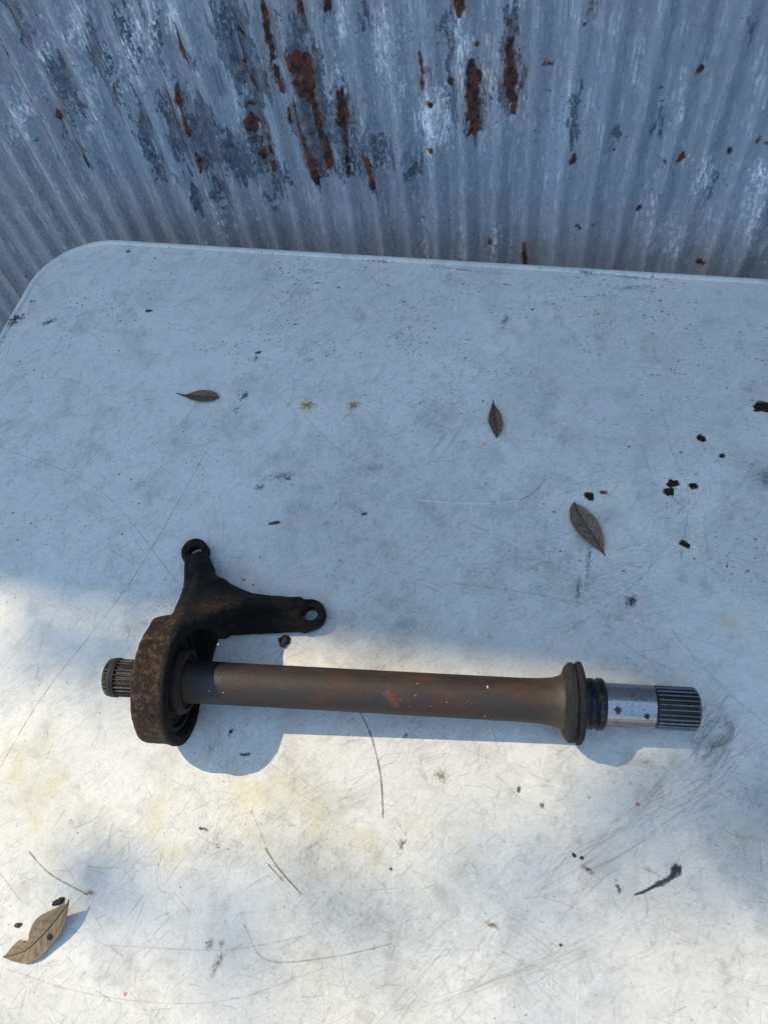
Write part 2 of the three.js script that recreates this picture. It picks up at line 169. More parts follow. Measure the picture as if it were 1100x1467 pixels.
// ---------------------------------------------------------------- wall texture: paint, scoured primer, bare zinc, rust
const WX0 = -1.0, WX1 = 0.46, WY0 = T - 0.34, WY1 = T + 0.30, WW = 2048, WH = 1024, PITCH = 0.0316, WPH = 0.0505;
const corr = (x) => 0.5 + 0.5 * Math.cos((x - WPH) / PITCH * Math.PI * 2);      // 1 on a crest
function wallTextures() {
  const toX = (x) => (x - WX0) / (WX1 - WX0) * WW, toY = (y) => (WY1 - y) / (WY1 - WY0) * WH, R = rng(77);
  const P = (px, py) => { const p = onWall(px, py); return [toX(p.x), toY(p.y)]; };
  const mpp = WW / (WX1 - WX0) / 1000;                                   // canvas pixels per mm
  // masks drawn as strokes along the sheet: rust and places where the paint has come away
  const cr = canvas(WW, WH), gr = cr.getContext('2d'), cp = canvas(WW, WH), gp = cp.getContext('2d'), cw = canvas(WW, WH), gw = cw.getContext('2d');
  for (const G of [gr, gp, gw]) { G.fillStyle = '#000'; G.fillRect(0, 0, WW, WH); G.lineCap = 'butt'; }
  const streak = (G, pts, wmm, val) => { for (let i = 0; i + 1 < pts.length; i++) { const a = P(...pts[i]), b = P(...pts[i + 1]), n = 14; for (let k = 0; k < n; k++) { const t = k / n, x = mix(a[0], b[0], t), y = mix(a[1], b[1], t), w = wmm * mpp * (0.75 + 0.5 * R()); G.fillStyle = `rgba(255,255,255,${val})`; G.fillRect(x - w / 2 + (R() - 0.5) * w * 0.35, y - 1, w, Math.abs(b[1] - a[1]) / n + 3); } } };
  const spot = (G, px, py, rx, ry, val = 1) => { const [x, y] = P(px, py); G.fillStyle = `rgba(255,255,255,${val})`; G.beginPath(); const ph = R() * 20; for (let i = 0; i < 26; i++) { const a = i / 26 * 6.283, s = 0.65 + 0.8 * n2(Math.cos(a) * 1.8 + ph, Math.sin(a) * 1.8 + ph); G.lineTo(x + Math.cos(a) * rx * mpp * s, y + Math.sin(a) * ry * mpp * s); } G.fill(); };
  const rust = (pts, w, v = 1) => { streak(gr, pts, w * 0.86, v); streak(gp, pts, w * 1.15, 1); };
  const rs = (x, y, rx, ry, v = 1) => { { const z = x > 760 ? 0.66 : 0.85; spot(gr, x, y, rx * z, ry * z, v); } if (x < 560) spot(gp, x, y, rx * 1.25, ry * 1.15, 1); };
  rust([[677, 96], [678, 142], [679, 190]], 11.5); rust([[676, 86], [671, 96]], 5); rs(683, 67, 3.4, 3.6); rs(661, 3, 6.5, 9);
  rust([[729, 98], [733, 122]], 11); rust([[729, 122], [736, 148]], 7.5); rust([[735, 148], [735, 168]], 3.5); streak(gp, [[731, 14], [730, 60], [729, 100]], 11.5, 1); streak(gr, [[730, 50], [729, 98]], 8, 0.5); spot(gr, 731, 30, 5, 7, 0.45); streak(gp, [[735, 100], [735, 148]], 14, 1);
  rust([[374, 0], [377, 25], [384, 60], [391, 88]], 4.5); rust([[393, 96], [399, 118], [405, 138]], 4); rust([[411, 158], [416, 182]], 4, 0.6); rust([[424, 0], [430, 22]], 6, 0.75); rust([[396, 16], [404, 50]], 2.4, 0.7); rust([[432, 26], [438, 50]], 2.5, 0.6); rust([[467, 0], [468, 14]], 5, 0.7);
  for (let i = 0; i < 70; i++) { const t = R(); rs(mix(418, 440, t) + (R() - 0.5) * 20, mix(66, 134, t) + (R() - 0.5) * 14, 1 + 2.5 * R(), 2 + 5 * R(), 0.35 + 0.5 * R()); }
  rust([[436, 78], [443, 104], [445, 128]], 7, 0.95); rust([[440, 128], [451, 160], [456, 188], [461, 204]], 5.5, 0.95); rust([[464, 200], [468, 222], [472, 246]], 9); rust([[422, 142], [428, 168], [433, 188]], 4.5, 0.8); rust([[434, 188], [441, 212]], 6, 0.9); rust([[441, 212], [449, 236], [455, 258]], 8.5); streak(gp, [[428, 140], [440, 200], [463, 258]], 22, 1); streak(gp, [[466, 246], [470, 262]], 5, 1);
  rust([[486, 130], [488, 152]], 7, 0.6); rust([[489, 152], [491, 178]], 9, 0.95); rust([[493, 178], [499, 250]], 4.5, 0.7); streak(gp, [[484, 128], [492, 180], [499, 254]], 17, 1); rust([[526, 220], [531, 240], [536, 264]], 6, 0.95); rust([[522, 222], [526, 230]], 3, 0.6);
  for (const [x, y, a, b, v] of [[346, 45, 5.5, 5, 1], [348, 90, 3.5, 8, 0.8], [352, 104, 4, 4, 0.7], [362, 98, 2.5, 4, 0.7], [362, 116, 6, 8, 0.9], [343, 115, 3, 4, 0.5], [357, 153, 6, 4, 0.7], [360, 178, 7.5, 12, 1], [361, 194, 6, 3, 0.6], [339, 181, 2.5, 3, 0.8], [378, 174, 2.3, 4, 0.8], [384, 194, 3.2, 10, 0.9], [388, 216, 4, 9, 0.9], [376, 222, 5.5, 9, 0.75], [391, 241, 5, 10, 0.9], [374, 204, 3, 8, 0.6], [274, 185, 3, 4, 0.7], [278, 94, 3, 6, 0.5]]) rs(x, y, a, b, v);
  rust([[248, 32], [258, 62]], 4, 0.8); rust([[257, 60], [267, 88]], 6.5, 0.8); rust([[237, 126], [247, 160], [255, 186]], 3.6, 0.85); rust([[252, 122], [260, 146]], 5.5, 0.95); rust([[260, 146], [273, 190]], 3.6, 0.85); rust([[283, 215], [291, 244]], 4.5, 0.9); rs(268, 232, 2.5, 3, 0.6);
  rust([[0, 42], [18, 78]], 3, 0.5); rust([[22, 92], [42, 135]], 3.2, 0.7); rust([[42, 135], [54, 156]], 4, 0.55); rust([[56, 165], [72, 200]], 3.2, 0.8); rust([[80, 160], [86, 175]], 5, 0.8); rust([[88, 178], [98, 205]], 2.4, 0.6); rs(113, 203, 4, 6, 0.7); rs(127, 53, 3.5, 4, 0.7); rs(167, 130, 2.6, 4, 0.7); rust([[75, 205], [84, 232]], 2.4, 0.5); rs(46, 217, 2.6, 5, 0.7);
  for (const [x, y, a, b, v] of [[788, 94, 4, 5, 0.8], [779, 88, 3, 5, 0.6], [779, 127, 3.5, 3, 0.8], [787, 130, 2.5, 2.5, 0.9], [766, 180, 3.5, 4, 0.9], [1000, 101, 6, 5.5, 1], [947, 125, 3, 3, 0.9], [1025, 144, 1.8, 3, 0.9], [974, 226, 6, 8, 1], [952, 222, 3, 8, 0.6], [820, 228, 5.5, 10, 0.9], [914, 302, 4, 8.5, 0.75], [947, 276, 3, 5, 0.6], [828, 324, 4, 4.5, 1], [852, 318, 3.4, 2.6, 1], [1084, 200, 5, 5, 0.9], [1099, 206, 3, 4, 0.9], [859, 264, 2.2, 2, 0.9], [618, 208, 4.6, 5, 0.9], [616, 144, 5, 6, 0.5], [703, 340, 4, 8, 0.8], [659, 369, 4, 3, 0.8], [950, 248, 2, 8, 0.5], [990, 362, 3, 10, 0.6], [1003, 372, 6, 9, 0.9], [876, 212, 7, 12, 0.45], [883, 190, 5, 16, 0.35], [823, 200, 5, 26, 0.3], [1040, 90, 6, 22, 0.2], [1052, 275, 3, 5, 0.5], [934, 330, 2.5, 12, 0.4], [605, 118, 3.4, 11, 0.7], [645, 116, 5, 6, 0.7]]) rs(x, y, a, b, v);
  rust([[602, 70], [606, 104]], 3.4, 0.8); rust([[640, 40], [643, 106]], 2, 0.6); rust([[643, 112], [646, 178]], 3.6, 0.4); rust([[707, 88], [708, 140]], 2.2, 0.5); rust([[752, 336], [753, 376]], 3.4, 0.85); streak(gp, [[640, 15], [646, 110], [654, 190]], 5, 0.9);
  rust([[848, 0], [842, 14]], 2, 0.7); rs(848, 2, 4, 3, 0.8); rs(837, 28, 3, 3, 0.9); rs(848, 46, 4, 5, 0.4); rust([[1046, 214], [1040, 226]], 2.2, 0.7);
  // bare zinc patches and the long scoured strips
  for (const [x, y, a, b] of [[28, 30, 7, 60], [75, 100, 8, 40], [100, 150, 5, 70], [205, 190, 6, 60], [225, 240, 9, 30], [330, 70, 16, 75], [352, 60, 14, 60], [300, 190, 26, 60], [262, 205, 16, 40], [345, 225, 30, 38], [370, 120, 14, 50], [240, 160, 10, 40], [222, 60, 9, 50], [136, 80, 9, 50], [165, 135, 8, 40], [118, 215, 11, 16], [515, 215, 16, 40], [545, 215, 13, 30], [592, 240, 13, 24], [460, 130, 10, 80], [400, 250, 14, 26], [520, 15, 8, 14], [640, 25, 9, 10], [820, 160, 4, 40], [940, 185, 7, 22], [883, 200, 4, 26], [180, 60, 6, 60], [392, 285, 12, 16], [1078, 25, 7, 12], [318, 275, 12, 24], [430, 60, 6, 40], [1015, 270, 7, 10], [280, 285, 6, 30]]) for (let i = 0; i < 5; i++) spot(gp, x + (R() - 0.5) * a, y + (R() - 0.5) * b * 0.8, a * 0.5, b * 0.5, 1);
  // pale scour marks
  const wstreak = (px, py, len, w, al) => { const [x, y] = P(px, py); gw.fillStyle = `rgba(255,255,255,${al})`; gw.fillRect(x, y, w * mpp * 0.8, len * mpp); };
  for (let i = 0; i < 2600; i++) wstreak(R() * 1100, -40 + R() * 430, 4 + 40 * R() * R(), 0.35 + 0.6 * R(), 0.15 + 0.5 * R() * R());
  for (const [x, y, sx, sy, n, al] of [[622, 165, 22, 45, 420, 0.8], [660, 60, 22, 60, 160, 0.6], [545, 60, 14, 60, 160, 0.7], [487, 30, 8, 40, 80, 0.8], [700, 130, 10, 90, 120, 0.5], [740, 130, 22, 90, 90, 0.4], [60, 85, 14, 50, 150, 0.6], [30, 155, 16, 40, 200, 0.7], [130, 150, 14, 60, 120, 0.6], [185, 70, 16, 70, 240, 0.7], [110, 40, 20, 60, 200, 0.6], [245, 20, 10, 30, 120, 0.9], [215, 40, 10, 50, 140, 0.8], [80, 300, 60, 60, 120, 0.35], [150, 300, 30, 40, 60, 0.5], [330, 320, 60, 40, 90, 0.5], [610, 340, 6, 40, 40, 0.8], [660, 340, 8, 40, 50, 0.6], [710, 340, 8, 30, 60, 0.7], [960, 340, 40, 50, 160, 0.55], [1010, 250, 14, 50, 110, 0.8], [1080, 310, 25, 60, 160, 0.6], [1085, 250, 14, 30, 90, 0.9], [1020, 330, 40, 50, 90, 0.5], [930, 300, 14, 60, 60, 0.6], [790, 250, 30, 80, 80, 0.35], [480, 130, 12, 70, 100, 0.5], [510, 190, 14, 30, 60, 0.6], [350, 170, 30, 70, 120, 0.5], [310, 310, 14, 30, 70, 0.8], [575, 70, 18, 70, 90, 0.5], [590, 330, 30, 40, 40, 0.4], [975, 150, 6, 60, 40, 0.5], [920, 60, 5, 50, 20, 0.5]])
    for (let i = 0; i < n; i++) { const gx = (R() + R() + R() - 1.5) * sx, gy = (R() + R() + R() - 1.5) * sy; wstreak(x + gx, y + gy, 1.5 + 12 * R() * R(), 0.4 + 0.9 * R(), al * (0.3 + 0.7 * R())); }
  const MR = gr.getImageData(0, 0, WW, WH).data, MP = gp.getImageData(0, 0, WW, WH).data, MW = gw.getImageData(0, 0, WW, WH).data;
  const col = new Uint8Array(WW * WH * 4), bmp = new Uint8Array(WW * WH * 4), rgh = new Uint8Array(WW * WH * 4);
  const height = new Float32Array(WW * WH);
  const blur = (M, i, j, r) => { let s = 0, n = 0; for (let b = -r; b <= r; b += r) for (let a = -r; a <= r; a += r) { const x = Math.min(WW - 1, Math.max(0, i + a)), y = Math.min(WH - 1, Math.max(0, j + b)); s += M[(y * WW + x) * 4]; n++; } return s / n / 255; };
  for (let j = 0; j < WH; j++) for (let i = 0; i < WW; i++) {
    const x = WX0 + (i + 0.5) / WW * (WX1 - WX0), y = WY1 - (j + 0.5) / WH * (WY1 - WY0), yt = y - T;
    const left = ss(0.08, -0.12, x), q = (WH - 1 - j) * WW + i, o = q * 4;
    const tear = fbm(x * 190 + 5, y * 44, 4), big = fbm(x * 26 + 7, y * 7 + 3, 3), tearf = fbm(x * 420, y * 130 + 8, 3);
    const cre = corr(x), fine = n2(x * 1500, y * 1500), fine2 = n2(x * 700, y * 160 + 3), brush = n2(x * 1900, y * 40);
    // where the paint is gone
    const want = 0.36 * left * ss(-0.06, 0.05, yt) * ss(0.44, 0.66, big) * (0.6 + 0.5 * (1 - cre));
    const wx = (fbm(x * 240 + 31, y * 90, 3) - 0.5) * 20, wy = (fbm(x * 300 + 77, y * 40, 3) - 0.5) * 84, iw = Math.round(i + wx), jw = Math.round(j + wy);
    const pk = blur(MP, iw, jw, 4) * 0.9 + want + (tear - 0.5) * 0.40 + (tearf - 0.5) * 0.14;
    const bare = ss(0.41, 0.45, pk);
    const edge = ss(0.34, 0.41, pk) * (1 - bare);
    const ir = Math.round(i + wx * 0.22), jr = Math.round(j + wy * 0.16), rk = blur(MR, ir, jr, 2) + (tearf - 0.5) * 0.6 + (fine - 0.5) * 0.3;
    const ru = ss(0.34, 0.62, rk) * ss(0.02, 0.14, blur(MR, ir, jr, 3));
    const halo = ss(0.05, 0.5, blur(MR, i, j, 9)) * 0.5;
    const wk = Math.min(1, 1.35 * (MW[(j * WW + i) * 4] / 255 * 0.6 + blur(MW, i, j, 1) * 0.9)) * (0.35 + 1.0 * fine2) * (1 - 0.45 * ss(0.3, 0.7, blur(MP, i, j, 2)));
    const flk = ss(0.60, 0.78, n2(x * 1500, y * 330 + 9)), drk = ss(0.80, 0.90, n2(x * 1700 + 5, y * 120)) * left * ss(0.4, 0.6, fbm(x * 40 + 9, y * 14, 2));
    // paint: grey, slightly lilac, with drips and faint streaks
    const tone = 146 + (fbm(x * 60, y * 5, 3) - 0.5) * 24 + (big - 0.5) * 22 + (brush - 0.5) * 10 + (fine - 0.5) * 8;
    let r = tone - 8, g = tone + 3, b = tone + 17, h = 0.62 + (fbm(x * 300, y * 90 + 20, 3) - 0.5) * 0.16 + (n2(x * 90 + 2, y * 26) - 0.5) * 0.2;
    const blist = ss(0.60, 0.72, fbm(x * 260 + 90, y * 170, 2)) * ss(0.45, 0.62, fbm(x * 14 + 20, y * 9, 2)) * (1 - bare); h += 0.22 * blist;
    // bare zinc: cooler, mottled
    const sp = fbm(x * 230 + 60, y * 210, 4), zt = 95 + (sp - 0.5) * 74 + (fine - 0.5) * 26;
    r = mix(r, zt - 8, bare); g = mix(g, zt + 4, bare); b = mix(b, zt + 20, bare); h = mix(h, 0.30 + (sp - 0.5) * 0.12 + (fine - 0.5) * 0.08, bare);
    r = mix(r, r + 16, edge); g = mix(g, g + 16, edge); b = mix(b, b + 16, edge); h += 0.16 * edge;
    r = mix(r, 228, wk); g = mix(g, 232, wk); b = mix(b, 238, wk); h += wk * 0.06;
    const fw = flk * (ss(0.04, 0.4, blur(MW, i, j, 5)) * 0.95 + 0.16 * left + 0.07 + bare * 0.32 * ss(0.45, 0.62, fbm(x * 50, y * 16 + 4, 2))); r = mix(r, 232, fw); g = mix(g, 236, fw); b = mix(b, 240, fw); h += 0.08 * fw; r -= drk * 30; g -= drk * 28; b -= drk * 24; h -= 0.08 * drk;
    r = mix(r, r * 0.88 + 24, halo * 0.75); g = mix(g, g * 0.80, halo * 0.7); b = mix(b, b * 0.68, halo * 0.8);
    const rt = fbm(x * 320 + 4, y * 260, 4), deep = ss(0.40, 0.58, rt);
    r = mix(r, mix(92, 34, deep) + (fine - 0.5) * 20, ru); g = mix(g, mix(47, 17, deep) + (fine - 0.5) * 12, ru); b = mix(b, mix(28, 13, deep), ru); h = mix(h, 0.36 + (rt - 0.5) * 0.3, ru * 0.8);
    const grit = n2(x * 520 + 3, y * 520); if (grit > 0.93 && fbm(x * 30, y * 30, 2) > 0.5) { r *= 0.5; g *= 0.5; b *= 0.55; }
    col[o] = Math.max(0, Math.min(255, r)); col[o + 1] = Math.max(0, Math.min(255, g)); col[o + 2] = Math.max(0, Math.min(255, b)); col[o + 3] = 255;
    const hb = Math.max(0, Math.min(255, h * 255)); bmp[o] = bmp[o + 1] = bmp[o + 2] = hb; bmp[o + 3] = 255;
    const rr = 255 * Math.min(0.95, mix(mix(0.30 + 0.16 * (fine2 - 0.3), 0.46, bare), 0.9, ru) + 0.3 * wk); rgh[o] = rgh[o + 1] = rgh[o + 2] = rr; rgh[o + 3] = 255;
  }
  return { map: dataTex(col, WW, WH, true), bumpMap: dataTex(bmp, WW, WH), roughnessMap: dataTex(rgh, WW, WH) };
}

// ---------------------------------------------------------------- setting: ground
{
  const w = 512, d = new Uint8Array(w * w * 4);
  for (let j = 0; j < w; j++) for (let i = 0; i < w; i++) { const v = 122 + (fbm(i / 40, j / 40, 4) - 0.5) * 60 + (n2(i * 0.9, j * 0.9) - 0.5) * 30, o = (j * w + i) * 4; d[o] = v + 12; d[o + 1] = v - 2; d[o + 2] = v - 20; d[o + 3] = 255; }
  const t = dataTex(d, w, w, true); t.repeat.set(60, 60);
  const m = new THREE.Mesh(new THREE.PlaneGeometry(120, 120).rotateX(-Math.PI / 2), new THREE.MeshStandardMaterial({ map: t, roughness: 0.9 })); m.name = 'ground'; m.receiveShadow = true; m.userData.kind = 'structure'; m.userData.label = 'brown dirt ground below the table'; scene.add(m);
}
// ---------------------------------------------------------------- corrugated wall
{
  const tex = wallTextures(), g0 = base('corrugated_wall', V(-0.3, 0, WALL_Z));
  tag(g0, 'corrugated sheet metal wall with peeling grey paint and rust streaks behind the table', 'wall');
  const mat = new THREE.MeshPhysicalMaterial({ map: tex.map, bumpMap: tex.bumpMap, bumpScale: 0.0016, roughnessMap: tex.roughnessMap, roughness: 1, metalness: 0, specularIntensity: 1, clearcoat: 0.5, clearcoatRoughness: 0.2 });
  const H = T + 3.44, AMP = 0.0056;
  { // paint flakes that still hang on by one edge: [photograph pixel, width and height in mm, curl, hinge at the top or at a side]
    const R = rng(61), fm = new THREE.MeshStandardMaterial({ color: 0x828a9a, roughness: 0.5 });
    for (const [px, py, w, h, curl, hinge] of [[591, 214, 6, 13, 4, 0], [600, 226, 4, 9, 3, 0], [583, 222, 4, 8, 3, 1], [315, 252, 6, 14, 4, 1], [252, 250, 7, 9, 5, 0], [320, 290, 8, 7, 4, 0], [312, 118, 4, 30, 2.5, 1], [340, 68, 4, 24, 2.5, 1], [786, 77, 4, 5, 4, 0], [505, 240, 4, 10, 3, 1], [540, 185, 6, 7, 3, 0], [463, 258, 5, 8, 3, 0], [110, 215, 5, 18, 3, 1], [123, 232, 5, 16, 3, 1], [1010, 78, 4, 3, 4, 0], [395, 290, 9, 6, 3, 0], [212, 92, 5, 5, 3, 0], [252, 112, 5, 4, 3, 0], [848, 46, 5, 8, 2.5, 0], [1082, 24, 3, 3, 2, 0], [930, 268, 5, 7, 2.5, 0], [1018, 264, 6, 6, 3, 0], [645, 25, 4, 5, 2, 1], [480, 128, 4, 6, 2.5, 0]]) {
      const n = 6, m = 5, P = [], ix = [], c0 = onWall(px, py), ph = R() * 9, sd = R() < 0.5 ? -1 : 1;
      for (const k of [0, 1]) for (let j = 0; j <= n; j++) for (let i = 0; i <= m; i++) {
        const u = i / m - 0.5, v = j / n, free = hinge ? (u * sd + 0.5) : v, rag = 1 + 0.35 * (n2(u * 5 + ph, v * 4) - 0.5) * (v > 0.01 ? 1 : 0), x = c0.x + u * w * 0.001 * rag * (hinge ? 1 - 0.3 * free : 1 - 0.45 * v * v), y = c0.y + (0.5 - v) * h * 0.001 * (1 + 0.3 * (n2(u * 6 + ph, 3) - 0.5));
        P.push(x + 0.3, y, AMP * (2 * corr(x) - 1) + 0.0012 + curl * 0.001 * free * free * (0.8 + 0.4 * n2(u * 3 + ph, 7)) + k * 0.00035);
      }
      const q = (n + 1) * (m + 1); for (let j = 0; j < n; j++) for (let i = 0; i < m; i++) { const a = j * (m + 1) + i; ix.push(a, a + 1, a + m + 1, a + 1, a + m + 2, a + m + 1, q + a, q + a + m + 1, q + a + 1, q + a + 1, q + a + m + 1, q + a + m + 2); }
      const g = new THREE.BufferGeometry(); g.setAttribute('position', new THREE.Float32BufferAttribute(P, 3)); g.setIndex(ix); g.computeVertexNormals(); part('paint_flake', g, fm, g0);
    }
  }
  const sheet = (x0, x1, lift, rows) => {
    const nx = Math.round((x1 - x0) / PITCH * 12), ys = rows, g = new THREE.BoxGeometry(x1 - x0, 1, 0.0009, nx, ys.length - 1, 1), p = g.attributes.position, uv = g.attributes.uv;
    for (let i = 0; i < p.count; i++) {
      const x = x0 + (p.getX(i) + (x1 - x0) / 2), y = ys[Math.round((p.getY(i) + 0.5) * (ys.length - 1))];
      const dent = (fbm(x * 5, y * 3, 3) - 0.5) * 0.006 + (fbm(x * 24, y * 9 + 4, 2) - 0.5) * 0.0016, wob = (fbm(x * 2 + 3, y * 4, 2) - 0.5) * 0.004;
      p.setXYZ(i, x + 0.3, y, p.getZ(i) + lift + dent * ss(0, 0.3, y) + AMP * (2 * corr(x + wob) - 1));
      uv.setXY(i, (x - WX0) / (WX1 - WX0), (y - WY0) / (WY1 - WY0));
    }
    g.computeVertexNormals(); const m = part('metal_sheet', g, mat, g0); return m;
  };
  const near = [0.02, 0.2, 0.36]; for (let y = 0.40; y < 1.12; y += 0.015) near.push(y); near.push(1.3, 1.8, 2.5, 3.2, H);
  const far = [0.02, 0.8, 1.6, 2.4, 3.2, H];
  const edges = [-6.1, -4.5, -3.1, -1.9, -1.32, -0.757, -0.292, 0.375, 1.05, 1.9, 3.0];
  for (let i = 0; i + 1 < edges.length; i++) sheet(edges[i] - (i % 2 ? 0 : 0.02), edges[i + 1] + (i % 2 ? 0 : 0.022), i % 2 ? 0 : 0.0016, i >= 3 && i <= 8 ? near : far);
  part('ridge_cap', new THREE.BoxGeometry(9.2, 0.05, 0.03).translate(-1.25, H - 0.024, -0.02), new THREE.MeshStandardMaterial({ color: 0x6d7076, roughness: 0.5, metalness: 0.4 }), g0);
  part('footing', new THREE.BoxGeometry(9.2, 0.1, 0.08).translate(-1.25, 0.05, -0.05), new THREE.MeshStandardMaterial({ color: 0x77736c, roughness: 0.95 }), g0);
}
// ---------------------------------------------------------------- table
{
  const X0 = -0.5643, X1 = 1.26, Z0 = -0.606, Z1 = 0.155, RC = 0.078;
  const rr = (ins) => { const s = new THREE.Shape(), a = X0 + ins, b = X1 - ins, c = Z0 + ins, d = Z1 - ins, r = RC - ins; s.moveTo(a + r, c); s.lineTo(b - r, c); s.absarc(b - r, c + r, r, -Math.PI / 2, 0); s.lineTo(b, d - r); s.absarc(b - r, d - r, r, 0, Math.PI / 2); s.lineTo(a + r, d); s.absarc(a + r, d - r, r, Math.PI / 2, Math.PI); s.lineTo(a, c + r); s.absarc(a + r, c + r, r, Math.PI, Math.PI * 1.5); return s; };
  const o = V(0.3478, 0, -0.2255), t = base('folding_table', o);
  tag(t, 'scratched dirty white table with rounded corners and a rolled edge', 'table');
  const tex = tableTextures();
  const top = new THREE.MeshPhysicalMaterial({ map: tex.map, bumpMap: tex.bumpMap, bumpScale: 0.0007, roughnessMap: tex.roughnessMap, roughness: 1, specularIntensity: 0.8 });
  const uvs = (g) => { const p = g.attributes.position, uv = g.attributes.uv; for (let i = 0; i < p.count; i++) uv.setXY(i, (p.getX(i) + o.x - TX0) / (TX1 - TX0), 1 - (p.getZ(i) + o.z - TZ0) / (TZ1 - TZ0)); return g; };
  // tabletop: slab whose top face is y = T
  const slab = new THREE.ExtrudeGeometry(rr(0.0072), { depth: 0.012, bevelEnabled: false, curveSegments: 24 }).rotateX(Math.PI / 2).translate(-o.x, T, -o.z);
  part('tabletop', uvs(slab), top, t);
  // rolled edge: a flattened bead swept round the outline, 1 mm proud of the top, with a groove inside it
  const pts = rr(0.0036).getPoints(28); if (pts[0].distanceTo(pts[pts.length - 1]) < 1e-6) pts.pop();
  const prof = []; for (let k = 0; k < 16; k++) { const a = k / 16 * Math.PI * 2; prof.push([Math.cos(a) * 0.0036, Math.sin(a) > 0 ? -0.0006 + Math.sin(a) * 0.0022 : Math.sin(a) * 0.019]); }
  const pos = [], idx = [], uv = [], n = pts.length; let len = 0;
  for (let i = 0; i <= n; i++) {
    const a = pts[(i + n - 1) % n], b = pts[i % n], c = pts[(i + 1) % n], tx = c.x - a.x, tz = c.y - a.y, l = Math.hypot(tx, tz), nx = tz / l, nz = -tx / l;
    for (const [u, v] of prof) { pos.push(b.x + nx * u - o.x, T + v, b.y + nz * u - o.z); uv.push((b.x + nx * u - TX0) / (TX1 - TX0), 1 - (b.y + nz * u - TZ0) / (TZ1 - TZ0)); }
    if (i < n) for (let k = 0; k < 16; k++) { const p = i * 16 + k, q = i * 16 + (k + 1) % 16; idx.push(p, q, p + 16, q, q + 16, p + 16); }
  }
  const rg = new THREE.BufferGeometry(); rg.setAttribute('position', new THREE.Float32BufferAttribute(pos, 3)); rg.setAttribute('uv', new THREE.Float32BufferAttribute(uv, 2)); rg.setIndex(idx); rg.computeVertexNormals();
  part('rolled_edge', rg, top, t);
  const steel = new THREE.MeshStandardMaterial({ color: 0x5d6064, roughness: 0.5, metalness: 0.6 });
  for (const lx of [X0 + 0.22, X1 - 0.22]) for (const lz of [Z0 + 0.09, Z1 - 0.09]) part('leg', new THREE.CylinderGeometry(0.0135, 0.0135, T - 0.014, 16).translate(lx - o.x, (T - 0.014) / 2 + 0.001, lz - o.z), steel, t);
}

